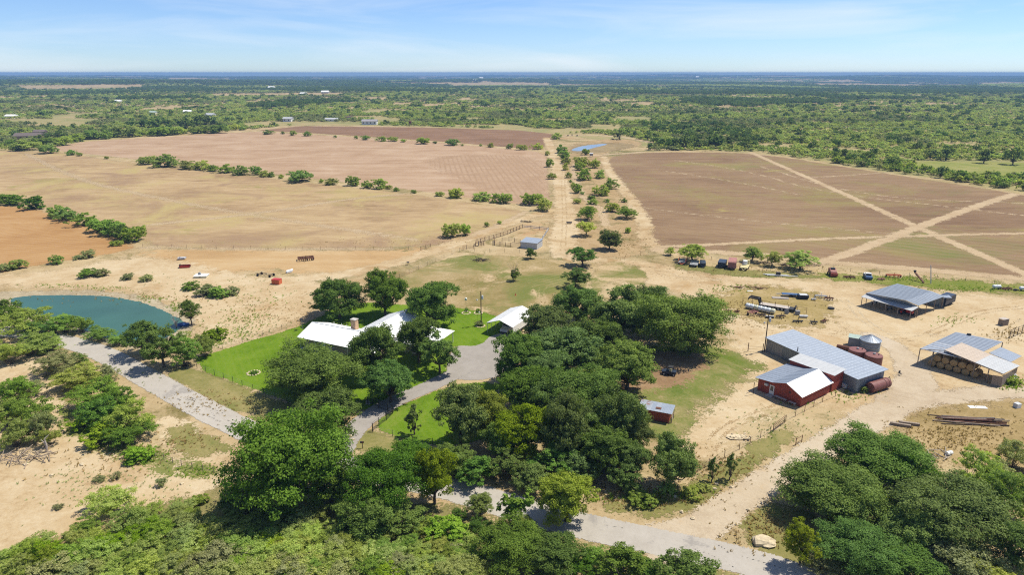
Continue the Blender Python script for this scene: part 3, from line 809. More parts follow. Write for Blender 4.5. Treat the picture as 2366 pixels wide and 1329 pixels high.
# big trees one by one (ellipse in photo pixels, class, leaf, label)
BIG = [
    ((655, 1055, 145, 135), 'oak', 'green', 'largest dense green oak in front, between the road and the open sandy ground'),
    ((755, 955, 78, 62), 'oak', 'green', 'green oak leaning over the road just behind the largest front oak'),
    ((728, 858, 106, 66), 'oak', 'oak', 'broad rounded oak on the lawn in front of the left house wing'),
    ((862, 812, 62, 66), 'oak', 'oak', 'oak in front of the house hiding the middle of its white roof'),
    ((900, 885, 62, 52), 'oak', 'green', 'oak beside the driveway casting shade on the bright lawn'),
    ((966, 785, 52, 56), 'oak', 'oak', 'dark oak rising between the house front and its right wing'),
    ((1014, 815, 44, 44), 'tree', 'oak', 'smaller oak at the edge of the paved turning area'),
    ((998, 705, 66, 58), 'oak', 'green', 'tall round tree behind the right end of the white roofed house'),
    ((888, 678, 52, 54), 'oak', 'green', 'bright leafy tree behind the house, beside the chimney'),
    ((782, 688, 62, 50), 'oak', 'green', 'spreading tree behind the left house wing next to the sandy lot'),
    ((1262, 752, 66, 52), 'oak', 'oak', 'dark oak right behind the white carport'),
    ((1335, 705, 55, 48), 'oak', 'oak', 'oak at the back of the grove nearest the dry mown yard'),
    ((1432, 722, 74, 66), 'oak', 'oak', 'dark live oak at the back centre of the grove'),
    ((1582, 742, 104, 76), 'oak', 'oak', 'widest live oak at the right back corner of the grove'),
    ((1500, 712, 58, 54), 'oak', 'oak', 'live oak touching the left side of the widest back corner oak'),
    ((1452, 850, 72, 62), 'oak', 'oak', 'live oak standing over leaf litter in the middle of the grove'),
    ((1200, 828, 62, 64), 'oak', 'oak', 'oak at the grove edge overhanging the paved turning area'),
    ((1308, 808, 84, 66), 'oak', 'oak', 'large dark oak in the upper middle of the grove'),
    ((1215, 905, 74, 62), 'oak', 'green', 'green oak in the grove above the bend of the driveway'),
    ((1345, 905, 88, 76), 'oak', 'green', 'broad pale topped oak at the centre of the grove'),
    ((1432, 965, 66, 76), 'oak', 'oak', 'oak in the grove directly left of the little red shed'),
    ((1062, 960, 64, 76), 'oak', 'oak', 'dark oak at the left edge of the grove above the front lawn'),
    ((1128, 955, 56, 64), 'oak', 'olive', 'slim olive green elm between two dark grove oaks'),
    ((1205, 992, 68, 68), 'oak', 'olive', 'yellow green elm at the front of the grove'),
    ((1302, 985, 64, 84), 'oak', 'oak', 'tall dark tree at the front centre of the grove'),
    ((1398, 1040, 68, 62), 'oak', 'oak', 'oak at the front right of the grove over bare soil'),
    ((1285, 1062, 58, 44), 'tree', 'green', 'small bright tree under the front of the grove'),
    ((1265, 862, 60, 56), 'oak', 'oak', 'oak filling the gap above the pale topped grove oak'),
    ((1255, 935, 56, 58), 'oak', 'oak', 'dark oak behind the yellow green elm of the grove'),
    ((1385, 780, 58, 50), 'oak', 'oak', 'oak between the back and middle rows of the grove'),
    ((1350, 985, 56, 60), 'oak', 'oak', 'oak just right of the tall dark front tree'),
    ((1165, 1020, 52, 50), 'oak', 'green', 'green tree low in the grove by the front lawn fence'),
    ((1465, 1010, 46, 50), 'oak', 'oak', 'small oak at the grove edge below the little red shed'),
    ((1235, 1105, 48, 36), 'tree', 'oak', 'small dark tree behind the narrow cedar by the road'),
    ((1175, 1075, 46, 36), 'tree', 'green', 'small green tree above the shaded stretch of road'),
    ((1442, 1095, 42, 36), 'tree', 'oak', 'small oak left of the open crowned corner oak'),
    ((1340, 1078, 50, 40), 'tree', 'oak', 'small oak above the olive tree that overhangs the road'),
    ((762, 1118, 62, 58), 'oak', 'green', 'green oak squeezed between the two dense front oaks'),
    ((560, 1150, 50, 34), 'tree', 'green', 'low tree under the left skirt of the largest front oak'),
    ((925, 1195, 54, 40), 'tree', 'hedge', 'light green low tree left of the lime vine mound'),
    ((1110, 1165, 34, 28), 'tree', 'hedge', 'small tree at the near edge of the shaded road'),
    ((1462, 1062, 48, 48), 'oak', 'oak', 'oak closing the front right of the grove beside the corner oak'),
    ((1050, 1062, 46, 38), 'oak', 'green', 'green oak over the road between the elm and the front lawn'),
    ((945, 1050, 46, 40), 'oak', 'green', 'oak on the near verge opposite the mailbox'),
    ((1552, 1070, 58, 64), 'oak', 'oak', 'open crowned oak with visible limbs at the right fence corner'),
    ((1100, 1088, 52, 36), 'tree', 'green', 'low tree leaning over the shaded stretch of road'),
    ((1310, 1152, 70, 66), 'oak', 'olive', 'olive tree in front overhanging the sunny stretch of road'),
    ((885, 1112, 88, 84), 'oak', 'green', 'dense oak beside the largest front oak, nearer the middle'),
    ((1002, 1098, 56, 74), 'oak', 'olive', 'yellow green elm on the near roadside left of the shade'),
    ((850, 1185, 72, 60), 'oak', 'green', 'low green oak below the dense front oak, above the thicket'),
    ((1192, 1178, 40, 56), 'narrow', 'green', 'narrow upright cedar on the near side of the road'),
    ((1176, 1262, 86, 62), 'oak', 'green', 'dark leafy tree at the bottom centre of the picture'),
    ((1282, 1285, 72, 58), 'oak', 'green', 'leafy tree at the bottom, right of the bottom centre tree'),
    ((1435, 1300, 62, 44), 'tree', 'green', 'small tree on the near verge below the road'),
    ((1590, 1325, 70, 26), 'tree', 'green', 'tree top cut by the bottom edge below the road junction'),
    ((2030, 1052, 116, 74), 'oak', 'green', 'dense rounded oak top beside the gravel road, farthest of the right clump'),
    ((1922, 1125, 118, 84), 'oak', 'green', 'broad oak overhanging the gravel road in the right clump'),
    ((2105, 1105, 62, 56), 'oak', 'green', 'oak on the right shoulder of the roadside clump'),
    ((1856, 1252, 40, 52), 'tree', 'olive', 'small yellow green elm near the pale boulder'),
    ((1985, 1272, 92, 66), 'oak', 'green', 'bluish green oak at the bottom of the right clump'),
    ((2185, 1175, 128, 84), 'oak', 'oak', 'wide dark oak in the lower right woodland'),
    ((2262, 1092, 60, 60), 'mesquite', 'mesquite', 'pale feathery mesquite at the top of the right woodland'),
    ((2330, 1150, 62, 70), 'mesquite', 'hedge', 'mesquite at the right edge beside the pale feathery one'),
    ((2100, 1228, 70, 58), 'oak', 'oak', 'shaded dark oak in the middle of the right woodland'),
    ((2245, 1292, 98, 52), 'mesquite', 'grey', 'grey green thin mesquite at the lower right'),
    ((2350, 1262, 56, 60), 'oak', 'oak', 'dark oak cut by the right edge near the bottom'),
    ((2095, 1318, 82, 50), 'oak', 'green', 'oak cut by the bottom edge in the right woodland'),
    ((2345, 1055, 44, 42), 'mesquite', 'grey', 'thin grey mesquite at the right edge near the scrap timber'),
    ((2030, 1180, 46, 44), 'mesquite', 'mesquite', 'thin mesquite with bare limbs inside the right clump'),
    ((956, 968, 22, 38), 'narrow', 'oak', 'small conical tree alone on the front lawn'),
    ((1648, 1085, 16, 32), 'narrow', 'oak', 'left one of two slim cedars by the corner fence'),
    ((1690, 1078, 16, 34), 'narrow', 'oak', 'right one of two slim cedars by the corner fence'),
    ((438, 718, 22, 34), 'tree', 'oak', 'lone dark tree on the right tip of the green pond'),
    ((1190, 634, 12.5, 13), 'tree', 'green', 'small round tree alone in the dry mown yard'),
    ((1225, 584, 15, 12), 'tree', 'green', 'small leaning tree by the back yard fence'),
    ((1346, 590, 32, 22), 'tree', 'green', 'upper one of two yard trees beside the back gate'),
    ((1330, 638, 32, 23), 'tree', 'oak', 'lower one of two yard trees, with a dark round shadow'),
    ((1409, 553, 26, 24), 'oak', 'oak', 'single dark oak where the lane meets the right field'),
    ((325, 778, 46, 40), 'tree', 'green', 'bright green tree on the near pond shore'),
    ((372, 800, 46, 44), 'tree', 'green', 'tree on the near pond shore with roadside shade below'),
    ((425, 815, 36, 42), 'mesquite', 'hedge', 'thin tree at the left corner of the house lawn'),
    ((470, 800, 26, 34), 'mesquite', 'mesquite', 'feathery bush behind the left corner of the lawn'),
    ((1355, 525, 22, 17), 'tree', 'mesquite', 'mesquite tree with a clear trunk beside the dirt lane'),
    ((1356, 492, 22, 20), 'mesquite', 'hedge', 'mesquite right behind the clear trunked one on the lane'),
    ((1450, 492, 24, 16), 'mesquite', 'hedge', 'spreading mesquite beside the right field corner'),
    ((1550, 580, 14, 9), 'tree', 'mesquite', 'leftmost small tree above the row of parked trailers'),
    ((1600, 582, 34, 17), 'tree', 'mesquite', 'forked mesquite above the flatbed trailers'),
    ((1740, 585, 26, 17), 'tree', 'mesquite', 'mesquite behind the yellow flatbed truck'),
    ((1785, 595, 20, 17), 'tree', 'mesquite', 'half bare mesquite between two fuller ones'),
    ((1852, 600, 38, 21), 'tree', 'mesquite', 'widest mesquite over the brush pile by the field'),
]
for e, key, leaf, lab in BIG:
    nm = {'oak': 'oak_tree', 'tree': 'shade_tree', 'mesquite': 'mesquite_tree', 'narrow': 'cedar_tree'}[key]
    px_plant(key, leaf, e, nm, lab, 'tree')
# bare twigs above the small round yard tree
yt = G(1188, 652)
tw = thing('dead_sapling', 'bare grey twigs standing just behind the small round yard tree', 'sapling', yt + Vector((-.3, .8, 0)))
rg = random.Random(5)
part(tw, 'twigs', 'wood', lambda m: [m.path([(0, 0, 0), (rg.uniform(-.5, .5), rg.uniform(-.4, .4), 2.6), (rg.uniform(-2.0, 2.0), rg.uniform(-.6, .6), rg.uniform(5, 6.4))], .05, .012, 4) for _ in range(16)])

# rows of bushes, ordered left to right; offsets and scale of the crop they were read from
def row(crop, items, key, leaf, template, group, cat='bush', name='bush'):
    ox, oy, s = crop
    kx = 1.1 if key == 'shrub' or len(items) > 40 else .9 if key == 'mesquite' else 1.0
    out = sorted([(ox + x / s, oy + y / s, wx / s * kx, wy / s * kx) for x, y, wx, wy in items])
    for i, e in enumerate(out):
        px_plant(key, rnd.choice(leaf), e, name, template % nth(i), cat, group)
C1, C2, C3, C4, C5, C6 = (0, 140, 2.9575), (780, 140, 2.9575), (1566, 140, 2.9575), (0, 430, 2.954), (780, 430, 2.954), (1240, 280, 4.747)
def cv(c, L): return [(c[0] + x / c[2], c[1] + y / c[2], wx / c[2], wy / c[2]) for x, y, wx, wy in L]
ID = (0, 0, 1)
row(ID, cv(C1, [(490, 632, 36, 20), (540, 642, 20, 14), (730, 664, 15, 11), (1000, 685, 55, 32), (1130, 695, 85, 37), (1290, 717, 58, 30), (1370, 722, 62, 34), (1450, 737, 40, 27), (1530, 742, 60, 35), (1660, 750, 60, 40), (1750, 757, 35, 32), (1800, 777, 35, 24), (1850, 782, 25, 20), (1920, 792, 20, 18), (2045, 793, 85, 42), (2200, 822, 18, 18), (2265, 826, 50, 28)])
    + cv(C2, [(103, 830, 46, 36), (200, 850, 40, 30), (280, 846, 55, 40), (350, 866, 20, 18)])
    + cv(C5, [(400, 25, 20, 15), (520, 40, 18, 14), (695, 55, 30, 20), (815, 52, 55, 38), (975, 70, 66, 38), (1085, 85, 42, 36), (1150, 88, 45, 40), (1330, 92, 72, 45), (1405, 130, 58, 52)]),
    'shrub', ['mesquite', 'hedge'], '%s bush from the left in the hedgerow between the pink and golden fields', 'hedgerow between the left fields')
row(ID, cv(C1, [(1840, 490, 35, 20), (1930, 494, 12, 12), (2003, 497, 22, 20), (2100, 503, 27, 18), (2290, 520, 12, 10)])
    + cv(C2, [(125, 525, 12, 14), (190, 527, 32, 18), (300, 537, 35, 20), (380, 537, 35, 20), (450, 547, 20, 13), (590, 550, 46, 23), (665, 560, 15, 10), (785, 560, 46, 25), (850, 577, 10, 8), (980, 577, 12, 10), (1045, 580, 22, 17), (1175, 587, 25, 20), (1260, 595, 36, 20), (1360, 588, 38, 27), (1495, 515, 40, 25)]),
    'shrub', ['mesquite', 'hedge'], '%s bush from the left in the far hedgerow below the brown strip field', 'far hedgerow below the brown field')
row(C4, [(20, 90, 45, 35), (75, 100, 75, 42), (215, 122, 75, 50), (380, 185, 60, 45), (450, 200, 75, 52), (560, 235, 78, 52), (680, 275, 70, 52), (755, 290, 90, 66), (830, 318, 60, 62), (910, 335, 75, 60), (790, 392, 40, 22)],
    'shrub', ['hedge', 'green', 'hedge'], '%s bush from the left in the thick hedge above the orange soil', 'hedge above the orange soil')
row(C4, [(30, 560, 42, 30), (120, 540, 56, 38), (380, 510, 46, 32), (520, 490, 30, 16), (590, 470, 50, 22), (600, 595, 60, 22), (700, 592, 50, 20), (865, 622, 40, 20), (1000, 630, 45, 22), (1300, 678, 60, 28), (1400, 715, 70, 32), (1500, 728, 70, 34), (1580, 722, 50, 28)],
    'shrub', ['grey', 'grey', 'hedge'], '%s low weedy bush from the left on the flat behind the pond', 'low bushes behind the pond', 'bush', 'weed_bush')
row(C5, [(775, 308, 60, 56), (875, 303, 38, 46), (1020, 264, 18, 18), (1105, 250, 15, 12)], 'shrub', ['mesquite'], '%s bush from the left along the ditch leading to the cattle pen', 'ditch bushes', 'bush')
row(C6, [(120, 355, 25, 30), (143, 465, 42, 52), (165, 605, 46, 40)], 'shrub', ['mesquite'], '%s bush from the left on the left edge of the dirt lane', 'left lane bushes')
row(C6, [(285, 310, 60, 56), (300, 375, 66, 50), (312, 432, 58, 45), (310, 505, 36, 46), (350, 595, 36, 36), (366, 657, 20, 18), (398, 695, 30, 30), (435, 745, 58, 60), (500, 790, 25, 20)], 'shrub', ['mesquite', 'hedge'],
    '%s bush from the left in the strip right beside the dirt lane', 'right lane bushes')
row(C6, [(545, 340, 46, 38), (500, 455, 90, 60), (470, 500, 60, 50), (510, 595, 84, 70), (645, 470, 56, 60), (690, 590, 56, 52), (690, 760, 95, 72), (820, 700, 72, 66), (600, 840, 42, 25), (450, 880, 45, 30), (620, 890, 60, 30), (770, 875, 30, 24), (830, 955, 78, 58), (950, 870, 36, 28), (1010, 1200, 36, 36)],
    'shrub', ['mesquite', 'hedge', 'mesquite'], '%s mesquite from the left in the scrub between the lane and right field', 'scrub beside the right field')
row(C6, [(910, 160, 70, 44), (1250, 278, 30, 36), (1310, 70, 70, 60), (1330, 215, 50, 62), (1385, 240, 50, 52), (1450, 255, 46, 46), (1510, 240, 60, 56)],
    'faroak', ['oak'], '%s dark oak from the left in the line beside the small blue pond', 'oaks beside the blue pond', 'tree', 'oak_tree')
row(C3, [(40, 560, 70, 50), (150, 560, 50, 44), (250, 550, 76, 50), (1730, 640, 46, 40), (1840, 640, 60, 46), (2100, 655, 60, 50), (2300, 655, 62, 62)],
    'faroak', ['oak'], '%s dark oak from the left along the far edge of the right field', 'dark oaks beyond the right field', 'tree', 'oak_tree')
row(C1, [(800, 490, 55, 36), (900, 490, 46, 36), (960, 430, 60, 40), (1060, 430, 70, 44), (1160, 430, 60, 42), (1260, 440, 60, 45), (1350, 415, 50, 45), (1400, 410, 46, 46), (1462, 420, 30, 30), (1512, 440, 36, 30), (400, 508, 60, 26), (330, 505, 40, 22), (1570, 400, 36, 24), (285, 365, 46, 26)],
    'faroak', ['oak'], '%s dark oak from the left in the far wood above the pink field', 'dark oaks above the pink field', 'tree', 'oak_tree')
row(C1, [(200, 580, 80, 36), (120, 590, 60, 30), (280, 560, 60, 30), (330, 610, 60, 26), (420, 555, 60, 28), (500, 530, 60, 28), (550, 520, 50, 26), (640, 510, 50, 36), (715, 508, 46, 36), (60, 570, 50, 28), (960, 500, 36, 16), (1100, 485, 70, 24), (1180, 483, 60, 26), (1240, 480, 46, 26), (1320, 482, 36, 24), (1400, 470, 60, 20), (1490, 472, 60, 20), (1605, 455, 36, 24), (1660, 465, 24, 14)],
    'shrub', ['mesquite', 'hedge'], '%s green bush from the left along the far left field edge', 'bushes at the far left field edge')

# roadside and foreground brush
row(ID, [(58, 745, 70, 42), (15, 725, 40, 42), (150, 748, 40, 30), (188, 750, 30, 26), (232, 772, 36, 22), (95, 762, 44, 22), (276, 786, 26, 18)],
    'mesquite', ['green', 'hedge'], '%s bush from the left between the road and the pond', 'bushes between road and pond', 'bush')
row(ID, [(60, 800, 60, 34), (20, 815, 40, 40), (105, 795, 44, 28), (135, 842, 58, 36), (182, 832, 26, 22), (180, 872, 62, 36), (240, 866, 34, 28)],
    'mesquite', ['mesquite', 'hedge', 'grey'], '%s mesquite from the left on the near side of the road at left', 'mesquites on the near roadside at left', 'tree', 'mesquite_tree')
row(ID, [(225, 915, 66, 46), (296, 964, 60, 50), (225, 955, 50, 44), (300, 1000, 60, 38), (265, 930, 50, 40)],
    'mesquite', ['green', 'hedge'], '%s shrub from the left in the dense clump at the sandy clearing', 'clump at the sandy clearing', 'bush', 'bush')
row(ID, [(30, 905, 46, 46), (70, 950, 60, 50), (95, 985, 36, 46), (30, 1005, 46, 44), (15, 960, 40, 40), (115, 1010, 24, 30), (70, 900, 36, 26)],
    'mesquite', ['mesquite', 'hedge', 'grey'], '%s bush from the left in the clump cut by the left edge', 'clump at the left edge', 'bush')
row(ID, [(250, 1158, 60, 46), (228, 1108, 16, 10), (268, 1100, 14, 12), (373, 1113, 14, 16), (135, 1170, 14, 9)],
    'mesquite', ['grey', 'mesquite'], '%s sparse bush from the left on the bare sandy ground', 'sparse bushes on the sand', 'bush')
THICKET = [(95, 1265, 56, 44), (30, 1300, 50, 40), (190, 1232, 50, 38), (150, 1300, 70, 44), (255, 1268, 66, 44), (330, 1195, 70, 46), (365, 1255, 70, 48), (300, 1315, 70, 36), (425, 1182, 46, 36), (450, 1230, 66, 46), (430, 1300, 80, 44),
    (520, 1215, 66, 46), (555, 1275, 84, 50), (610, 1205, 50, 34), (640, 1250, 66, 42), (700, 1290, 76, 44), (700, 1218, 50, 36), (770, 1240, 56, 40), (790, 1300, 70, 40), (850, 1262, 60, 38), (890, 1305, 66, 36), (940, 1265, 50, 34), (985, 1305, 66, 34), (1040, 1270, 46, 30), (1075, 1312, 60, 32), (560, 1325, 80, 26), (660, 1328, 76, 26), (1160, 1325, 56, 24)]
rg = random.Random(31)
THICKET = [(x + dx * wx + rg.uniform(-6, 6), y + dy * wy + rg.uniform(-4, 4), wx * rg.uniform(.5, .74), wy * rg.uniform(.52, .74)) for (x, y, wx, wy) in THICKET for dx, dy in ((-.42, .25), (.42, .3), (0, -.32), (.1, .75)) if x + dx * wx < 1130]
ym = sorted(t[1] for t in THICKET)[len(THICKET) // 2]
row(ID, [t for t in THICKET if t[1] <= ym],
    'mesquite', ['mesquite', 'scrub', 'hedge', 'mesquite', 'scrub', 'bright', 'grey'], '%s mesquite from the left along the upper side of the bottom left thicket', 'thicket along the bottom edge', 'tree', 'mesquite_tree')
row(ID, [t for t in THICKET if t[1] > ym],
    'mesquite', ['mesquite', 'scrub', 'hedge', 'mesquite', 'scrub', 'bright', 'grey'], '%s mesquite from the left in the thicket touching the bottom edge', 'thicket along the bottom edge', 'tree', 'mesquite_tree')
row(ID, [(720, 1190, 44, 32), (650, 1185, 44, 30), (790, 1235, 48, 32), (600, 1165, 36, 24), (880, 1240, 44, 30), (980, 1215, 36, 26), (1075, 1255, 40, 28), (1000, 1265, 40, 28)],
    'mesquite', ['hedge', 'mesquite'], '%s bush from the left filling the shade under the front oaks', 'bushes under the front oaks', 'bush')
row(ID, [(1340, 1300, 46, 34), (1385, 1290, 36, 32), (1500, 1320, 40, 18), (1110, 1215, 30, 26), (1215, 1215, 36, 30), (1060, 1190, 20, 20)],
    'mesquite', ['green', 'hedge'], '%s low bush from the left on the verge below the road', 'low bushes below the road', 'bush')
row(ID, [(1945, 1205, 40, 30), (1990, 1150, 36, 26), (2150, 1270, 56, 40), (2200, 1240, 50, 36), (2300, 1210, 46, 40), (2165, 1320, 50, 34), (2290, 1325, 60, 30), (2320, 1100, 40, 36), (2220, 1140, 40, 34), (1900, 1310, 46, 30)],
    'mesquite', ['mesquite', 'grey', 'hedge', 'olive'], '%s understorey bush from the left in the lower right woodland', 'understorey in the right woodland', 'bush')
row(ID, [(1540, 1130, 22, 14), (1465, 1130, 26, 16), (1625, 1128, 16, 12), (1600, 1140, 24, 12), (1480, 1155, 30, 10)], 'shrub', ['hedge', 'mesquite'], '%s small bush from the left along the fence corner by the junction', 'fence corner bushes')
row(ID, [(1078, 716, 5, 5.5), (1105, 718, 5, 5), (1107, 748, 9, 8)], 'shrub', ['grey', 'hedge'], '%s flower bed shrub from the left on the back lawn', 'flower bed shrubs')
row(ID, [(1995, 900, 12, 9), (1870, 860, 8, 6), (1972, 860, 8, 10)], 'shrub', ['bright', 'mesquite'], '%s weedy shrub from the left beside the long metal shop', 'weeds by the metal shop')
px_plant('shrub', 'bright', (1030, 1228, 52, 26), 'vine_thicket', 'bright lime green vine mound below the shaded road', 'bush')
px_plant('shrub', 'bright', (495, 775, 26, 20), 'weed_bush', 'bright green weeds behind the lawn fence by the pond', 'bush')
px_plant('shrub', 'bright', (195, 975, 42, 24), 'weed_bush', 'bright green upright weeds beside the sandy clearing clump', 'bush')
px_plant('shrub', 'bright', (240, 1010, 46, 20), 'weed_bush', 'bright green weeds trailing below the sandy clearing clump', 'bush')
px_plant('shrub', 'bright', (320, 1050, 36, 18), 'weed_bush', 'pale green weeds at the near end of the clearing clump', 'bush')
px_plant('shrub', 'bright', (462, 1155, 22, 12), 'weed_bush', 'lime weeds at the foot of the bare sandy slope', 'bush')
px_plant('shrub', 'bright', (2340, 880, 20, 10), 'weed_bush', 'green weeds growing against the hay shed end wall', 'bush')
px_plant('shrub', 'green', (586, 862, 9, 3.4), 'flower_bed_shrub', 'round trimmed shrub ringed with stones on the left lawn', 'bush')

# ---- far brush: 300 nearest ones are individuals, the rest one mass each
def inpoly(X, Y, poly):
    P = [np.array(G(*p)[:2]) for p in poly]
    d, ins, _ = sd_segments(X, Y, P, True)
    return ins
OPEN = [  # open ground in photo pixels, no brush
    [(120, 352), (128, 335), (200, 323), (520, 303), (600, 297), (700, 288), (960, 291), (1200, 298), (1300, 306), (1450, 314), (1520, 335), (1500, 347), (1750, 350), (2000, 388), (2366, 443), (2900, 540), (2900, 1300), (-600, 1300), (-600, 395), (0, 352)],
    [(2095, 370), (2250, 371), (2900, 380), (2900, 440), (2366, 412), (2200, 404), (2120, 390)],
    [(40, 206), (330, 202), (330, 207), (60, 211)], [(640, 187), (780, 186), (800, 191), (650, 192)], [(330, 250), (445, 244), (440, 252), (345, 256)],
    [(110, 266), (180, 266), (180, 274), (120, 275)], [(970, 242), (1030, 240), (1030, 246), (980, 248)], [(1380, 231), (1470, 230), (1470, 235), (1385, 236)],
    [(2090, 219), (2145, 217), (2150, 222), (2100, 223)], [(560, 284), (620, 280), (880, 283), (880, 290), (660, 290), (570, 296)], [(480, 218), (800, 216), (790, 222), (500, 224)],
]
def vnoise(X, Y, s, seed):
    rg = np.random.default_rng(seed)
    T = rg.random((64, 64))
    u, v = X / s, Y / s
    i, j = np.floor(u).astype(int), np.floor(v).astype(int)
    f, g = u - i, v - j
    f, g = f * f * (3 - 2 * f), g * g * (3 - 2 * g)
    a = lambda p, q: T[p % 64, q % 64]
    return (a(i, j) * (1 - f) + a(i + 1, j) * f) * (1 - g) + (a(i, j + 1) * (1 - f) + a(i + 1, j + 1) * f) * g
def scatter(r0, r1, sp, seed):
    rg = np.random.default_rng(seed)
    n = int(.5 * 2 * R(45) * (r1 * r1 - r0 * r0) / (sp * sp))
    r = np.sqrt(rg.uniform(r0 * r0, r1 * r1, n)); a = rg.uniform(-R(45), R(45), n)
    X, Y = r * np.sin(a), r * np.cos(a)
    keep = np.ones(n, bool)
    for p in OPEN: keep &= ~inpoly(X, Y, p)
    keep &= ~((vnoise(X, Y, 55, 5) > .74) & (vnoise(X, Y, 160, 6) > .42))
    X, Y = X[keep], Y[keep]
    wood = .55 * vnoise(X, Y, 210, 11) + .45 * vnoise(X, Y, 520, 12) + np.interp(Y + 160 * np.sin(X / 300), [900, 1900, 2250, 3600], [-.02, -.10, .12, .14])
    return X, Y, wood, rg
XA, YA, WA, rgA = scatter(300, 1150, 5.0, 21)
XB, YB, WB, rgB = scatter(1150, 3600, 10.5, 22)
darkA = (WA > .60) & (rgA.random(len(XA)) < .2) | (rgA.random(len(XA)) < .03)
keepB = rgB.random(len(XB)) < .9
darkB = (WB > .67) | (rgB.random(len(XB)) < .05)
px_, py_ = proj(XA, YA)
inview = (px_ > 0) & (px_ < 2366)
dist = np.hypot(XA, YA)
order = np.argsort(np.where(inview & ~darkA, dist, 1e9))[:150]
ind = np.zeros(len(XA), bool); ind[order] = True
oo = np.argsort(np.where(inview & darkA, dist, 1e9))[:60]
ind[oo] = True
for i in np.nonzero(ind)[0]:
    right = px_[i] > 1183
    if darkA[i]:
        plant('faroak', 'oak', (XA[i], YA[i]), rnd.uniform(.7, 1.1), rnd.uniform(.75, 1.1), 'oak_tree', 'dark round oak scattered in the far brush %s' % ('behind the right field' if right else 'beyond the left fields'), 'tree', 'far oaks in the brush on the %s' % ('right' if right else 'left'))
    else:
        plant('farbush', rnd.choice(['mesquite', 'hedge', 'mesquite', 'grey']), (XA[i], YA[i]), rnd.uniform(.75, 1.35), rnd.uniform(.8, 1.5), 'mesquite_bush', 'pale green mesquite at the near edge of the far brush %s' % ('behind the right field' if right else 'beyond the left fields'), 'bush', 'mesquites at the brush edge on the %s' % ('right' if right else 'left'))

def proto(key, leaf, label, loc, name):
    """a real tree of the brush whose crown mesh is also repeated in the mass"""
    obs = []
    for k, (cm, tm) in enumerate(CLS[key]['v'][:3]):
        me = cm.copy(); me.materials.clear(); me.materials.append(LEAF[leaf])
        o = thing(name, '%s of three: %s' % (('left one', 'middle one', 'right one')[k], label), 'tree', (loc[0] + 9 * k, loc[1] + 4 * k, 0), k, label)
        c = link('crown', me, o); c.location.z = CLS[key]['hz']
        t = link('trunk', tm, o); t.location.z = CLS[key]['hz']
        obs.append(c)
    return obs
def mass(name, label, X, Y, Z, sx, sz, protos):
    me = bpy.data.meshes.new(name)
    n = len(X)
    me.vertices.add(n)
    me.vertices.foreach_set('co', np.stack([X, Y, Z], 1).astype(np.float32).ravel())
    rgm = np.random.default_rng(n)
    for nm, arr in (('scl', np.stack([sx, sx, sz], 1)), ('rot', np.stack([np.zeros(n), np.zeros(n), rgm.uniform(0, 6.28, n)], 1))):
        a = me.attributes.new(nm, 'FLOAT_VECTOR', 'POINT')
        a.data.foreach_set('vector', arr.astype(np.float32).ravel())
    a = me.attributes.new('pick', 'INT', 'POINT')
    a.data.foreach_set('value', rgm.integers(0, len(protos), n).astype(np.int32))
    me.update()
    o = bpy.data.objects.new(name, me)
    COL.objects.link(o)
    tag(o, label, None, None, 'stuff')
    ng = bpy.data.node_groups.new(name, 'GeometryNodeTree')
    ng.interface.new_socket('Geometry', in_out='INPUT', socket_type='NodeSocketGeometry')
    ng.interface.new_socket('Geometry', in_out='OUTPUT', socket_type='NodeSocketGeometry')
    N, L = ng.nodes, ng.links
    gi, go = N.new('NodeGroupInput'), N.new('NodeGroupOutput')
    jn = N.new('GeometryNodeJoinGeometry')
    for p in reversed(protos):
        oi = N.new('GeometryNodeObjectInfo'); oi.transform_space = 'ORIGINAL'
        oi.inputs['Object'].default_value = p
        oi.inputs['As Instance'].default_value = False
        gt = N.new('GeometryNodeGeometryToInstance')
        L.new(oi.outputs['Geometry'], gt.inputs[0]); L.new(gt.outputs[0], jn.inputs[0])
    ip = N.new('GeometryNodeInstanceOnPoints')
    L.new(gi.outputs[0], ip.inputs['Points']); L.new(jn.outputs[0], ip.inputs['Instance'])
    ip.inputs['Pick Instance'].default_value = True
    for nm, ty, sock in (('scl', 'FLOAT_VECTOR', 'Scale'), ('rot', 'FLOAT_VECTOR', 'Rotation'), ('pick', 'INT', 'Instance Index')):
        na = N.new('GeometryNodeInputNamedAttribute'); na.data_type = ty
        na.inputs['Name'].default_value = nm
        L.new(na.outputs['Attribute'], ip.inputs[sock])
    L.new(ip.outputs[0], go.inputs[0])
    md = o.modifiers.new('scatter', 'NODES'); md.node_group = ng
    return o
b0, b1 = G(1420, 292), G(1600, 285)
P_MESQ = proto('farbush', 'scrub', 'pale mesquite in the brush straight behind the far pond', (b0.x, b0.y), 'mesquite_tree')
P_GREY = proto('farbush', 'grey', 'greyish mesquite in the brush behind the far pond', (b1.x, b1.y), 'mesquite_tree')
P_OAK = proto('faroak', 'oak', 'dark oak standing in the brush behind the far pond', (G(1560, 300).x, G(1560, 300).y), 'oak_tree')
U = lambda n, a, b, s: np.random.default_rng(s).uniform(a, b, n)
selA = ~ind & ~darkA
gs = vnoise(XA, YA, 90, 31) > .66
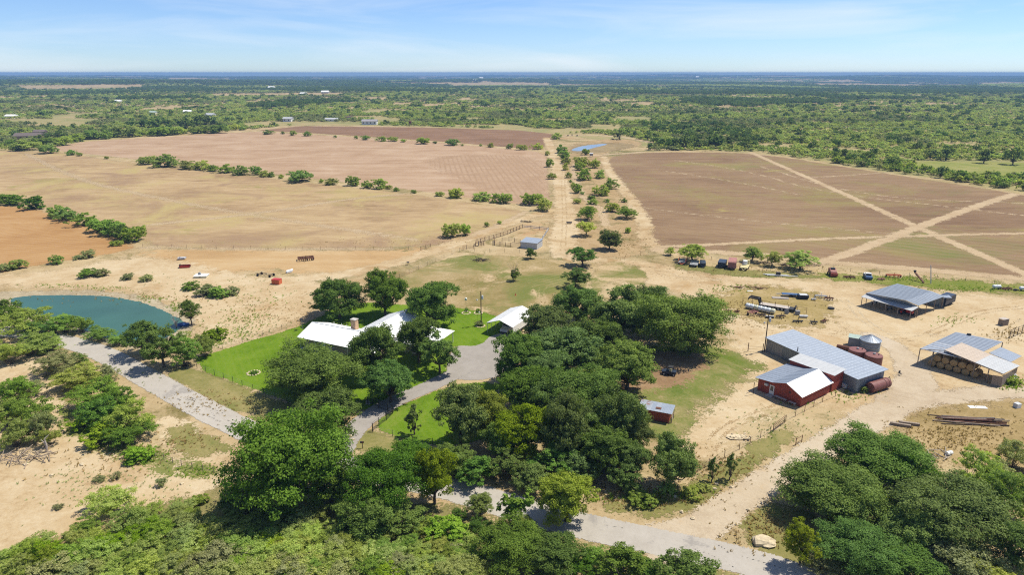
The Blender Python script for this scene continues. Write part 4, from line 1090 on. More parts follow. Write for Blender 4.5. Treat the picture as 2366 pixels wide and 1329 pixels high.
for tg, nm, sel, pr in (('a', 'pale green mesquite brush stretching to the horizon', selA & ~gs, P_MESQ), ('b', 'grey green patches of mesquite brush in the far country', selA & gs, P_GREY)):
    selb = keepB & ~darkB & ((vnoise(XB, YB, 160, 31) > .66) == (tg == 'b'))
    X = np.concatenate([XA[sel], XB[selb]]); Y = np.concatenate([YA[sel], YB[selb]])
    s = np.concatenate([U(sel.sum(), .6, 1.5, 1), U(selb.sum(), 1.3, 2.2, 2)])
    sz = np.concatenate([U(sel.sum(), .5, 1.35, 3), U(selb.sum(), .8, 1.7, 4)])
    mass('brush', nm, X, Y, hgt(X, Y) + 1.3 * sz, s, sz, pr)
selA = ~ind & darkA
X = np.concatenate([XA[selA], XB[keepB & darkB]]); Y = np.concatenate([YA[selA], YB[keepB & darkB]])
s = np.concatenate([U(selA.sum(), .55, 1.05, 5), U((keepB & darkB).sum(), 1.0, 1.9, 6)])
sz = np.concatenate([U(selA.sum(), .6, 1.1, 7), U((keepB & darkB).sum(), .8, 1.5, 8)])
mass('woodland', 'dark oak woodland in patches across the far country', X, Y, hgt(X, Y) + 2.8 * sz, s, sz, P_OAK)
# beyond: tree cover in big clumps up to the horizon
rg = np.random.default_rng(44)
r = np.exp(rg.uniform(math.log(3500), math.log(15000), 34000)); a = rg.uniform(-R(45), R(45), len(r))
X, Y = r * np.sin(a), r * np.cos(a)
keep = vnoise(X, Y, 700, 51) * .6 + vnoise(X, Y, 260, 52) * .4 < .60
for p in OPEN[2:]: keep &= ~inpoly(X, Y, p)
X, Y, r = X[keep], Y[keep], r[keep]
s = (r / 3500) ** .8 * U(len(X), 3.0, 6.0, 9); sz = U(len(X), 1.2, 2.4, 10)
dk = vnoise(X, Y, 900, 53) > .36
mass('distant_woodland', 'far dark woods below the horizon', X[dk], Y[dk], hgt(X[dk], Y[dk]) + 2.2 * sz[dk], s[dk], sz[dk], P_OAK)
mass('distant_brush', 'far pale brush below the horizon', X[~dk], Y[~dk], hgt(X[~dk], Y[~dk]) + 1.6 * sz[~dk], s[~dk] * 1.4, sz[~dk] * 1.3, P_MESQ)

# weeds and grass tufts: one mass each
def tufts(name, label, spots, leaf, size, seed):
    rg = np.random.default_rng(seed)
    V, T = [], []
    for (x0, y0, wx, wy, n) in spots:
        for _ in range(n):
            p = G(x0 + rg.normal() * wx * .5, y0 + rg.normal() * wy * .5)
            h = size * rg.uniform(.5, 1.5)
            k = 5
            base = np.array(p) + np.array([0, 0, .03])
            tt = rg.uniform(0, 1)
            for _b in range(k):
                a = rg.uniform(0, 6.28); d = np.array([math.cos(a), math.sin(a), 0])
                o = base + d * h * rg.uniform(0, .5)
                side = np.array([-d[1], d[0], 0]) * h * .22
                V += [o - side, o + side, o + d * h * .5 + np.array([0, 0, h * rg.uniform(.5, 1)])]
                T.append(min(1, max(0, tt + rg.normal() * .15)))
    me = mesh_np(name, V, np.arange(len(V)).reshape(-1, 3), {'tint': ('FACE', T)})
    tag(link(name, me, None, LEAF[leaf]), label, None, None, 'stuff')
tufts('weeds', 'scattered bright green weeds around the pond and road edges', [(1500, 1150, 120, 14, 250), (130, 662, 90, 8, 60), (250, 668, 50, 7, 60), (350, 690, 40, 10, 70), (410, 712, 24, 14, 90), (560, 735, 90, 24, 160), (600, 690, 120, 20, 80), (490, 790, 46, 16, 260), (560, 770, 40, 18, 110), (430, 780, 20, 14, 90),
      (230, 1000, 60, 20, 200), (330, 1050, 60, 22, 220), (470, 1090, 70, 20, 130), (2080, 645, 120, 8, 260), (2240, 668, 120, 8, 220), (2200, 740, 60, 14, 60), (2340, 890, 30, 14, 160), (1960, 905, 60, 24, 120), (1850, 920, 60, 20, 40), (1700, 665, 60, 12, 90)], 'bright', .34, 1)
tufts('dry_tufts', 'dry straw tufts over the verges and bare ground', [(2200, 1010, 160, 50, 700), (1700, 720, 140, 40, 450), (1760, 625, 200, 12, 320), (1500, 1150, 160, 26, 420), (1650, 1080, 120, 40, 300), (430, 1020, 70, 34, 120), (480, 930, 120, 34, 200), (250, 1060, 160, 50, 160), (600, 720, 160, 40, 260), (1450, 560, 60, 40, 200), (1380, 480, 60, 60, 200),
      (300, 690, 200, 14, 120), (1780, 1220, 90, 50, 300), (900, 560, 300, 12, 100), (1300, 700, 60, 30, 60), (2330, 770, 60, 20, 160)], 'straw', .30, 2)
tufts('sand_scrub', 'small grey green scrub dotted over the sandy ground', [(250, 1120, 200, 60, 260), (150, 840, 100, 40, 80), (500, 660, 200, 26, 160), (600, 760, 120, 30, 160), (1800, 980, 120, 50, 120), (1400, 450, 70, 90, 260), (330, 870, 60, 30, 40)], 'grey', .26, 3)

# ------------------------------------------------------------ buildings
def loc_xy(o_, ang, p):
    d = Vector((p[0] - o_[0], p[1] - o_[1]))
    return (d.x * math.cos(ang) + d.y * math.sin(ang), -d.x * math.sin(ang) + d.y * math.cos(ang))
def window(parent, x0, x1, z0, z1, y, face='-y', frame='white_wall'):
    """window on a wall: frame proud of the wall, pane recessed inside it"""
    def bx(m, a0, a1, b0, b1, d0, d1):
        if face == '-y': m.box(a0, y - d1, b0, a1, y - d0, b1)
        else: m.box(y + d0, a0, b0, y + d1, a1, b1)
    m = MB(); f = .07
    bx(m, x0, x1, z0, z0 + f, .002, .06); bx(m, x0, x1, z1 - f, z1, .002, .06)
    bx(m, x0, x0 + f, z0 + f, z1 - f, .002, .06); bx(m, x1 - f, x1, z0 + f, z1 - f, .002, .06)
    w = m.build('window', M[frame], parent)
    m = MB(); bx(m, x0 + f, x1 - f, z0 + f, z1 - f, .003, .03); m.build('pane', M['glass'], w)
    return w

# --- white roofed ranch house
A0 = G(686, 779, 2.7)
HA = R(-25.5)
house = thing('ranch_house', 'long tan brick ranch house with white metal roofs and chimney', 'house', (A0.x, A0.y, 0), HA)
def wall_block(parent, mat, x0, y0, x1, y1, z1, name='wall'):
    return box(parent, name, mat, x0, y0, 0, x1, y1, z1)
wall_block(house, 'brick', .9, 1.3, 21.5, 9.6, 2.58)
wall_block(house, 'brick', 10.8, 9.62, 20.7, 20.8, 2.58)
wall_block(house, 'white_wall', 21.6, 8.4, 26.8, 17.6, 2.55)
def gable(parent, x0, x1, y0, y1, ze, zr, mat, n, axis='x'):
    if axis == 'x':
        ym = (y0 + y1) / 2
        panels(parent, (x0, y0, ze), (x1, y0, ze), (x1, ym, zr), (x0, ym, zr), n, mat)
        panels(parent, (x1, y1, ze), (x0, y1, ze), (x0, ym, zr), (x1, ym, zr), n, mat)
        tube(parent, 'ridge_cap', mat, (x0, ym, zr + .04), (x1, ym, zr + .04), .09)
        for x in (x0 + .9, x1 - .9): part(parent, 'gable_wall', 'white_wall', lambda m: m.prism([(x, y0 + 1.2, ze - .12), (x, y1 - 1.2, ze - .12), (x, ym, zr - .16)], (.12, 0, 0)))
    else:
        xm = (x0 + x1) / 2
        panels(parent, (x0, y1, ze), (x0, y0, ze), (xm, y0, zr), (xm, y1, zr), n, mat)
        panels(parent, (x1, y0, ze), (x1, y1, ze), (xm, y1, zr), (xm, y0, zr), n, mat)
        tube(parent, 'ridge_cap', mat, (xm, y0, zr + .04), (xm, y1, zr + .04), .09)
        for y in (y0 + .6, y1 - .7): part(parent, 'gable_wall', 'white_wall', lambda m: m.prism([(x0 + .9, y, ze - .12), (x1 - .9, y, ze - .12), (xm, y, zr - .16)], (0, .12, 0)))
gable(house, 0, 22, 0, 10.6, 2.66, 4.55, 'white', 24)
gable(house, 9.9, 21.6, 4.6, 21.6, 2.72, 4.95, 'white', 18, 'y')
panels(house, (21.62, 7.4, 2.6), (30.6, 7.4, 2.6), (30.6, 18.5, 2.86), (21.62, 18.5, 2.86), 10, 'white')
ch = box(house, 'chimney', 'stone', 10.2, 6.6, 2.4, 11.5, 7.7, 6.3)
box(ch, 'chimney_cap', 'concrete', 10.1, 6.5, 6.3, 11.6, 7.8, 6.42)
for x in (5.2, 7.4, 8.9): tube(house, 'vent_pipe', 'lgrey', (x, 6.8, 3.6), (x, 6.8, 4.9), .07)
for x in (1.0, 3.6): pass
for (x0, x1, z0, z1) in ((4.0, 5.0, 1.2, 2.2), (8.2, 9.4, 1.2, 2.2), (12.0, 12.8, 1.4, 2.2), (14.0, 15.6, .9, 2.2), (17.6, 19.0, .9, 2.2)): window(house, x0, x1, z0, z1, 1.298)
d = box(house, 'door', 'white_wall', 5.9, 1.22, .05, 6.9, 1.297, 2.15); box(d, 'handle', 'dark', 6.75, 1.17, 1.0, 6.83, 1.219, 1.1)
box(house, 'porch_slab', 'concrete', 0.2, -.1, 0, 9.5, 1.29, .12)
for x in (.6, 5.0, 9.2, 14.0, 20.5): tube(house, 'porch_post', 'white_wall', (x, .25, 0), (x, .25, 2.62), .06)
for p in ((30.3, 7.7), (30.3, 12.5), (30.3, 18.0), (27.5, 7.7)): tube(house, 'porch_post', 'white_wall', (*p, 0), (*p, 2.6), .1)
box(house, 'garage_door', 'lgrey', 22.2, 8.3, .02, 25.6, 8.397, 2.2)
tb = thing('satellite_dish', 'small dark satellite dish at the left end of the house', 'dish', G(699, 762))
tube(tb, 'mast', 'grey', (0, 0, 0), (0, 0, 2.6), .05); part(tb, 'dish', 'dark', lambda m: m.lathe([(.05, 0), (.35, .08), (.5, .2)], (0, 0, 2.7), 12))

# --- white carport and camper
cp0 = G(1124, 746, 2.7)
CA = R(-28)
cp = thing('carport', 'white metal carport on thin posts beside the paved turning area', 'carport', (cp0.x, cp0.y, 0), CA)
panels(cp, (0, 12, 2.7), (0, 0, 2.7), (3.55, 0, 3.95), (3.55, 12, 3.95), 12, 'white')
panels(cp, (7.1, 0, 2.7), (7.1, 12, 2.7), (3.55, 12, 3.95), (3.55, 0, 3.95), 12, 'white')
for y in (.3, 2.3, 4.3, 6.3, 8.3, 10.3, 11.7):
    tube(cp, 'post', 'lgrey', (.12, y, 0), (.12, y, 2.66), .05); tube(cp, 'post', 'lgrey', (6.98, y, 0), (6.98, y, 2.66), .05)
for k in range(3): box(cp, 'side_panel', 'white', 7.02, .2, 1.05 + .55 * k, 7.08, 11.8, 1.58 + .55 * k)
part(cp, 'gable_panel', 'greywall', lambda m: m.prism([(.1, 11.8, 2.6), (7.0, 11.8, 2.6), (3.55, 11.8, 3.85)], (0, .05, 0)))
part(cp, 'gable_trim', 'greywall', lambda m: m.prism([(.05, .05, 2.62), (.9, .05, 2.62), (1.2, .05, 3.05)], (0, .05, 0)))
rv = thing('camper_van', 'silver camper van parked nose out under the white carport', 'van', Matrix.Rotation(CA, 3, 'Z') @ Vector((3.9, 1.3, 0)) + cp.location, CA)
part(rv, 'body', 'lgrey', lambda m: m.prism([(-1.15, 1.5, .5), (-1.15, 7.6, .5), (-1.15, 7.7, 2.5), (-1.15, 2.2, 2.5), (-1.15, 1.6, 1.5)], (2.3, 0, 0)))
part(rv, 'hood', 'lgrey', lambda m: m.prism([(-1.0, 0, .45), (-1.0, 1.49, .45), (-1.0, 1.49, 1.35), (-1.0, .15, 1.1)], (2.0, 0, 0)))
part(rv, 'windscreen', 'glass', lambda m: m.prism([(-1.0, 1.56, 1.52), (1.0, 1.56, 1.52), (.95, 2.14, 2.42), (-.95, 2.14, 2.42)], (0, -.05, .03)))
box(rv, 'bumper', 'dark', -1.05, -.12, .35, 1.05, -.005, .6)
for x in (-.8, .55): box(rv, 'headlight', 'white', x, -.03, .7, x + .25, .02, .9)
for x in (-1.18, .95):
    for y in (.9, 6.2): part(rv, 'wheel', 'rubber', lambda m: m.lathe([(.36, 0), (.4, .05), (.4, .2), (.36, .23)], (x, y, .4), 14, 'x'))

# --- long grey metal shop
ea, eb, ec = G(1768, 780, 3.2), G(1985, 878, 3.2), G(1829, 760, 3.75)
SA = heading(ea, eb)
SL = (eb - ea).length - .4
s0 = ea
shop = thing('metal_shop', 'long grey sheet metal shop with a pale blue roof', 'shed', (s0.x, s0.y, 0), SA)
box(shop, 'wall', 'bluewall', .3, .3, 0, SL - .3, 8.0, 3.05)
ns = 20; sw = (SL - .62) / ns
for i in range(ns):                                       # siding sheets on the two walls in view
    x = .32 + i * sw
    part(shop, 'siding_sheet', 'greywall' if i < 4 else 'bluewall', lambda m: [m.box(x, .24, 0, x + sw - .01, .297, 3.14), m.box(x + .5, .21, 0, x + .56, .239, 3.14), m.box(x, .21, 0, x + .06, .239, 3.14)])
for i in range(7):
    y = .32 + i * 1.1
    part(shop, 'siding_sheet', 'bluewall', lambda m: [m.box(SL - .297, y, 0, SL - .25, y + 1.09, 3.2), m.box(SL - .249, y, 0, SL - .22, y + .06, 3.2)])
panels(shop, (-.1, -.1, 3.2), (SL + .3, -.1, 3.2), (SL + .3, 8.5, 3.75), (-.1, 8.5, 3.75), 26, 'tin', rib=.03)
tube(shop, 'stove_pipe', 'dark', (9.0, .25, 3.2), (9.0, .25, 4.2), .09)
box(shop, 'air_conditioner', 'lgrey', SL - 3, -.2, .3, SL - 2.1, .2, 1.1)

# --- red barn
b0, b1, b2 = G(1750, 901), G(1848, 941), G(1930, 894)
BA = heading(b0, b1)
W, D = (b1 - b0).length, 10.2
barn = thing('red_barn', 'red board barn with a lopsided gable roof beside the metal shop', 'barn', (b0.x, b0.y, 0), BA)
xr = W * .68
part(barn, 'wall', 'red', lambda m: m.prism([(0, 0, 0), (W, 0, 0), (W, 0, 2.35), (xr, 0, 3.8), (W * .36, 0, 2.95), (0, 0, 2.6)], (0, D, 0)))
nb = 22
for i in range(nb):                                        # vertical boards on the front wall
    x = i * W / nb; xm_ = x + W / nb * .5
    h = np.interp(xm_, [0, W * .36, xr, W], [2.55, 2.9, 3.72, 2.3])
    box(barn, 'board', 'red', x + .01, -.05, 0, x + W / nb - .01, -.002, h)
for i in range(18):
    y = i * D / 18
    box(barn, 'board', 'red', W + .002, y + .01, 0, W + .05, y + D / 18 - .01, 1.28)
panels(barn, (-.5, D + .2, 2.68), (-.5, -.6, 2.68), (W * .36, -.6, 3.03), (W * .36, D + .2, 3.03), 11, 'tin')
panels(barn, (W * .36 + .01, D + .2, 3.03), (W * .36 + .01, -.6, 3.03), (xr, -.6, 3.95), (xr, D + .2, 3.95), 11, 'tin')
panels(barn, (W + .55, -.6, 2.3), (W + .55, D + .2, 2.3), (xr + .01, D + .2, 3.95), (xr + .01, -.6, 3.95), 11, 'white')
d = box(barn, 'door', 'white_wall', 2.6, -.1, .25, 3.6, -.052, 2.15)
box(d, 'pane', 'glass', 2.8, -.115, 1.0, 3.4, -.102, 1.95)
box(barn, 'air_conditioner', 'lgrey', 1.6, -.45, 1.75, 2.3, -.052, 2.2)
part(barn, 'vent', 'wooddark', lambda m: m.lathe([(.22, -.09), (.22, -.052)], (6.9, 0, 2.1), 10, 'y'))
box(barn, 'step', 'plank', 2.4, -1.2, 0, 3.8, -.06, .2)
panels(barn, (xr - 6.5, D + .25, 3.7), (W + .5, D + .25, 3.7), (W + .5, D + 4.6, 3.95), (xr - 6.5, D + 4.6, 3.95), 9, 'pale')
box(barn, 'rear_wall', 'red', xr - 6.2, D + .4, 0, W + .2, D + 4.3, 3.6)
for nm, x, ln in (('long', 4.3, 2.4), ('short', 7.2, 1.4)):
    q = Matrix.Rotation(BA, 3, 'Z') @ Vector((x, -.95, 0)) + barn.location
    t = thing('bench', '%s grey plank bench against the front of the red barn' % nm, 'bench', q, BA)
    for j in range(3): box(t, 'plank', 'plank', 0, .19 * j, .62, ln, .19 * j + .17, .68)
    for xx in (.1, ln - .2): box(t, 'leg', 'wood', xx, .05, 0, xx + .1, .5, .62)
t = thing('signpost', 'thin dark pipe post with a rail at the red barn corner', 'post', G(1740, 912))
tube(t, 'post', 'dark', (0, 0, 0), (0, 0, 2.6), .06); tube(t, 'rail', 'wood', (0, 0, .9), (-1.6, -.6, .5), .06)

# --- open tool shed with lean-to
tc = G(2090, 715)
tool = thing('tool_shed', 'open tool shed with a wide low silver gable roof', 'shed', (tc.x, tc.y, 0))
T = lambda x, y, z: G(x, y, z) - tool.location
LF, LB_, RF_, RB_, XF, XB_ = T(2001, 677.5, 3.3), T(2073, 655.5, 3.3), T(2094, 694.5, 4.6), T(2152, 673, 4.6), T(2122, 706.5, 3.3), T(2183, 685, 3.3)
panels(tool, LF, LB_, RB_, RF_, 12, 'tin2'); panels(tool, XF, XB_, RB_, RF_, 12, 'tin')
l0, l1, l2, l3 = T(1989.5, 686, 2.5), T(2107, 719, 2.5), T(2123, 710, 3.1), T(2002, 678.5, 3.1)
panels(tool, l0, l1, l2, l3, 12, 'pale')
part(tool, 'gable_wall', 'bluewall', lambda m: m.prism([LF + Vector((.2, .1, -.75)), XF + Vector((-.2, .1, -.75)), XF + Vector((-.2, .1, -.15)), RF_ + Vector((0, .1, -.15)), LF + Vector((.2, .1, -.15))], (.05, .1, 0)))
panels(tool, T(2178, 688, 3.1), T(2200, 688.5, 2.9), T(2192, 682, 3.1), T(2172, 683, 3.2), 3, 'tin')
for a, b, n in ((l0, l1, 5), (LF, XF, 4), (LB_, XB_, 4), (XF, XB_, 4)):
    for i in range(n):
        p = a.lerp(b, (i + .06) / (n - .88)); z = p.z - .15
        tube(tool, 'post', 'wood', (p.x * .985, p.y * .985, 0), (p.x * .985, p.y * .985, z), .09)
part(tool, 'back_wall', 'bluewall', lambda m: m.prism([(LB_.x, LB_.y, 0), (XB_.x, XB_.y, 0), (XB_.x, XB_.y, 3.1), (LB_.x, LB_.y, 3.1)], (-.05, -.15, 0)))
def tractor(loc, rz, label, col='redpaint', s=1.0):
    t = thing('tractor', label, 'tractor', loc, rz)
    t.scale = (s, s, s)
    part(t, 'engine_hood', col, lambda m: m.prism([(0, -.35, .7), (1.7, -.35, .7), (1.7, -.35, 1.3), (1.5, -.35, 1.45), (0, -.35, 1.5)], (0, .7, 0)))
    box(t, 'chassis', 'dark', -1.2, -.3, .5, 1.6, .3, .699)
    part(t, 'seat', 'dark', lambda m: [m.box(-.9, -.25, 1.1, -.4, .25, 1.2), m.box(-.98, -.25, 1.2, -.9, .25, 1.6), m.box(-.8, -.1, .7, -.5, .1, 1.1)])
    tube(t, 'steering_wheel', 'dark', (-.25, 0, 1.55), (-.28, 0, 1.6), .22, n=12)
    tube(t, 'exhaust', 'dark', (.9, 0, 1.45), (.9, 0, 2.2), .05)
    for y in (-.95, .6):
        w = part(t, 'rear_wheel', 'rubber', lambda m: m.lathe([(.45, 0), (.7, .04), (.7, .31), (.45, .35)], (-.8, y, .7), 16, 'y'))
        part(w, 'rim', col, lambda m: m.lathe([(.3, -.01), (.44, .02), (.44, .33), (.3, .36)], (-.8, y, .7), 12, 'y'))
        part(t, 'fender', col, lambda m: m.prism([(-1.3, y, 1.2), (-1.0, y, 1.48), (-.5, y, 1.48), (-.2, y, 1.2), (-.3, y, 1.15), (-.55, y, 1.42), (-.95, y, 1.42), (-1.2, y, 1.15)], (0, .35, 0)))
    for y in (-.75, .53): part(t, 'front_wheel', 'rubber', lambda m: m.lathe([(.28, 0), (.38, .03), (.38, .19), (.28, .22)], (1.4, y, .38), 12, 'y'))
    return t
tractor(G(2093, 727), R(-60), 'red tractor with its lamp side out under the tool shed eave')
def flatbed(name, label, cat, loc, rz, deck, L=5.0, W_=2.1, h=.75, frame='dark', planks=6, rails=0, cargo=None):
    t = thing(name, label, cat, loc, rz); t.scale = (1.15, 1.15, 1.15)
    box(t, 'frame', frame, 0, -W_ / 2 + .1, h - .22, L, W_ / 2 - .1, h - .08)
    for i in range(planks):
        y = -W_ / 2 + i * W_ / planks
        box(t, 'plank', deck, 0, y + .012, h - .078, L, y + W_ / planks - .012, h)
    part(t, 'drawbar', frame, lambda m: [m.tube((0, .6, h - .15), (-1.4, 0, .5), .06), m.tube((0, -.6, h - .15), (-1.4, 0, .5), .06)])
    for y in (-W_ / 2 - .02, W_ / 2 - .2):
        for x in (L * .52, L * .52 + .85):
            part(t, 'wheel', 'rubber', lambda m: m.lathe([(.28, 0), (.36, .04), (.36, .18), (.28, .22)], (x, y, .36), 12, 'y'))
    if rails:
        part(t, 'side_rail', frame, lambda m: [m.tube((x, y, h), (x, y, h + rails), .04) for x in np.linspace(.1, L - .1, 5) for y in (-W_ / 2, W_ / 2)] + [m.tube((.1, y, h + rails * k), (L - .1, y, h + rails * k), .035) for y in (-W_ / 2, W_ / 2) for k in (.5, 1)])
    return t
def boxtrailer(name, label, cat, loc, rz, mat, L, W_, H_, base=.5, roof=None):
    t = thing(name, label, cat, loc, rz); t.scale = (1.12, 1.12, 1.12)
    part(t, 'body', mat, lambda m: m.prism([(0, -W_ / 2, base), (L, -W_ / 2, base), (L, -W_ / 2, base + H_ * .92), (L - .25, -W_ / 2, base + H_), (.25, -W_ / 2, base + H_), (0, -W_ / 2, base + H_ * .9)], (0, W_, 0)))
    if roof: box(t, 'roof', roof, .3, -W_ / 2 - .03, base + H_ + .003, L - .3, W_ / 2 + .03, base + H_ + .05)
    for k in range(4): box(t, 'slat', 'dark', .3 + k * (L - .8) / 4, -W_ / 2 - .02, base + H_ * .55, .3 + (k + .8) * (L - .8) / 4, -W_ / 2 - .003, base + H_ * .7)
    box(t, 'tailgate', 'grey' if mat != 'grey' else 'dark', L + .003, -W_ / 2 + .1, base + .1, L + .05, W_ / 2 - .1, base + H_ * .8)
    part(t, 'drawbar', 'dark', lambda m: [m.tube((0, .5, base), (-1.2, 0, .5), .06), m.tube((0, -.5, base), (-1.2, 0, .5), .06)])
    for y in (-W_ / 2 - .1, W_ / 2 - .14):
        for x in (L * .45, L * .45 + .8): part(t, 'wheel', 'rubber', lambda m: m.lathe([(.26, 0), (.35, .04), (.35, .2), (.26, .24)], (x, y, .35), 12, 'y'))
    return t
boxtrailer('livestock_trailer', 'dark stock trailer parked at the right end of the tool shed', 'trailer', G(2172, 708), R(35), 'navy', 5.2, 2.1, 1.9)
for k, (x, y, lab, mt) in enumerate(((2020, 703, 'small grey implement on wheels under the left of the tool shed', 'lgrey'), (2055, 716, 'pale blue implement under the middle of the tool shed', 'blue'))):
    t = thing('implement', lab, 'implement', G(x, y), R(30))
    part(t, 'frame', mt, lambda m: [m.tube((-1, 0, .5), (1, 0, .5), .07), m.tube((-.8, 0, .5), (-.6, 0, 1.2), .05), m.tube((0, 0, .5), (0, .9, .6), .06), m.tube((.7, 0, .5), (.5, .5, 1.1), .05)])
    for q in (-.9, .9): part(t, 'wheel', 'rubber', lambda m: m.lathe([(.2, 0), (.3, .04), (.3, .14), (.2, .18)], (q, -.1, .3), 10, 'y'))

# --- hay shed
hc = G(2240, 850)
hay = thing('hay_shed', 'open hay shed with silver, cream and rusty roof sheets', 'shed', (hc.x, hc.y, 0))
T = lambda x, y, z: G(x, y, z) - hay.location
ra, rb, rc, rd = T(2125.5, 806, 3.7), T(2209, 767.5, 3.7), T(2316.5, 790, 3.7), T(2262, 825, 3.7)
rd = ra + (rc - rb)
mid1, mid2 = ra.lerp(rb, .42), rd.lerp(rc, .42)
panels(hay, mid1, rb, rc, mid2, 10, 'tin'); panels(hay, ra, mid1, mid2, rd, 5, ['tinrust', 'tin'])
c0, c1, c2, c3 = T(2183, 809, 4.35), T(2222.5, 792, 4.35), T(2290, 820, 3.75), T(2253, 838, 3.75)
g2, g3 = T(2357, 845.5, 2.85), T(2318, 864, 2.85)
panels(hay, c1, c2, c3, c0, 7, 'cream'); panels(hay, c2, g2, g3, c3, 7, 'pale')
panels(hay, T(2285, 816, 2.7), T(2336, 837, 2.5), T(2361, 823, 2.5), T(2313, 802.5, 2.7), 6, 'tin')
for p, z in ((ra, 3.5), (mid1, 3.5), (rb, 3.5), (rc, 3.5), (mid2, 3.5), (c0, 4.1), (c3, 3.6), (c3.lerp(g3, .5), 3.1), (c1, 4.1), (rb.lerp(rc, .5), 3.5), (ra.lerp(c0, .55), 3.5)):
    tube(hay, 'post', 'wood', (p.x + .15, p.y + .1, 0), (p.x + .15, p.y + .1, z), .1)
part(hay, 'beam', 'wood', lambda m: [m.tube(a + Vector((0, .1, -.18)), b + Vector((0, .1, -.18)), .08) for a, b in ((ra, c0), (c0, c3), (c3, g3), (rb, rc), (c1, c2))])
e1, e2 = T(2318, 868, 2.6), T(2352, 848, 2.6)
for i in range(8):
    p, q = e1.lerp(e2, i / 8), e1.lerp(e2, (i + .93) / 8)
    part(hay, 'board', 'wood', lambda m: m.prism([(p.x, p.y, 0), (q.x, q.y, 0), (q.x, q.y, 2.55), (p.x, p.y, 2.55)], (.06, .05, 0)))
f1 = e1 + Vector((-1.4, .9, 0))
for i in range(4):
    p, q = f1.lerp(e1, i / 4), f1.lerp(e1, (i + .93) / 4)
    part(hay, 'board', 'wood', lambda m: m.prism([(p.x, p.y, 0), (q.x, q.y, 0), (q.x, q.y, 2.3), (p.x, p.y, 2.3)], (.05, -.06, 0)))
bale_me = MB().lathe([(.62, -.66), (.72, -.58), (.74, 0), (.72, .58), (.62, .66)], n=18, axis='x').mesh('bale', True); bale_me.materials.append(M['hay'])
fd = heading(G(2172, 851), G(2290, 884)); dd_ = fd + R(88)
fo = G(2150, 848)
fx, dx_ = Vector((math.cos(fd), math.sin(fd), 0)), Vector((math.cos(dd_), math.sin(dd_), 0))
bi = 0
for (lay, rw, cnt, off) in ((0, 0, 6, 0), (1, 0, 5, .75), (0, 1, 6, .2), (1, 1, 5, .8)):
    for i in range(cnt):
        p = fo + fx * (off + 1.56 * i) + dx_ * (1.0 + 1.45 * rw + rnd.uniform(-.12, .12))
        o = link('hay_bale', bale_me); o.location = (p.x, p.y, .74 + 1.28 * lay)
        o.rotation_euler = (rnd.uniform(0, 6), 0, dd_ + rnd.uniform(-.08, .08))
        tag(o, 'round hay bale, %s from the left in the %s of the %s row' % (nth(i), 'upper layer' if lay else 'bottom layer', 'front' if rw == 0 else 'second'), 'hay bale', 'round bales in the hay shed')
t = thing('tyre', 'black tyre lying on the hay shed roof', 'tyre', G(2239, 773.5, 3.8)); t.location.z = 3.78
part(t, 'tread', 'rubber', lambda m: m.lathe([(.3, 0), (.45, .02), (.45, .2), (.3, .22)], n=16))
t = thing('car_door', 'white car door leaning among the weeds by the hay shed', 'car door', G(2343, 880), R(30))
part(t, 'door_skin', 'white', lambda m: m.prism([(0, 0, 0), (1.1, 0, .1), (1.2, .2, .7), (.8, .35, 1.2), (.2, .3, 1.15), (0, .2, .6)], (.05, -.08, .02)))
part(t, 'pane', 'glass', lambda m: m.prism([(.25, .16, .72), (1.0, .16, .72), (.75, .27, 1.08), (.3, .25, 1.06)], (.03, -.05, .01)))

# --- grain bin, tanks, small shed by the shop
p = G(2008, 808)
gb = thing('grain_bin', 'corrugated steel grain bin with a conical ribbed roof', 'grain bin', p)
for k in range(4): part(gb, 'wall_ring', 'bluewall', lambda m: m.lathe([(2.1, .62 * k), (2.14, .62 * k + .15), (2.1, .62 * k + .31), (2.14, .62 * k + .46), (2.1, .62 * k + .615)], n=28), True)
rf = part(gb, 'roof', 'tin', lambda m: m.lathe([(2.28, 2.46), (.3, 3.5)], n=28))
part(rf, 'cap', 'grey', lambda m: m.lathe([(.34, 3.48), (.34, 3.62), (.1, 3.7)], n=12))
for k in range(14):
    a = 2 * math.pi * k / 14
    tube(rf, 'rib', 'tin', (2.27 * math.cos(a), 2.27 * math.sin(a), 2.5), (.34 * math.cos(a), .34 * math.sin(a), 3.53), .035, n=4)
for (px, py, lab) in ((1978, 829, 'rusty red upright fuel tank nearer the grain bin'), (2016, 842, 'rusty red upright fuel tank nearer the gravel road')):
    t = thing('storage_tank', lab, 'tank', G(px, py), 0, 'upright red tanks')
    part(t, 'shell', 'tankred', lambda m: m.lathe([(1.72, 0), (1.75, .05), (1.75, 2.1), (1.7, 2.18), (0.02, 2.3)], n=28), False)
    part(t, 'hatch', 'grey', lambda m: m.lathe([(.26, 2.25), (.26, 2.55), (.1, 2.6)], (.1, .1, 0), 12))
    part(t, 'vent', 'dark', lambda m: m.lathe([(.1, 2.2), (.1, 2.5)], (.9, -.2, 0), 8))
t = thing('small_shed', 'small dark steel shed with a pale green roof by the grain bin', 'shed', G(1958, 800), R(-30))
box(t, 'wall', 'bluewall', 0, 0, 0, 2.4, 2.0, 2.2)
panels(t, (-.1, -.1, 2.22), (2.5, -.1, 2.22), (2.5, 2.1, 2.4), (-.1, 2.1, 2.4), 4, 'greenroof')
box(t, 'door', 'navy', 2.403, .4, .05, 2.45, 1.3, 1.95)
t = thing('old_boiler', 'rusty brown cylinder lying behind the long metal shop', 'tank', G(1932, 806), R(-32))
part(t, 'drum', 'rust', lambda m: m.lathe([(.2, 0), (.5, .1), (.5, 3.2), (.2, 3.3)], (0, 0, .6), 14, 'x')); part(t, 'frame', 'wood', lambda m: [m.box(.4, -.5, 0, .6, .5, .2), m.box(2.6, -.5, 0, 2.8, .5, .2)])
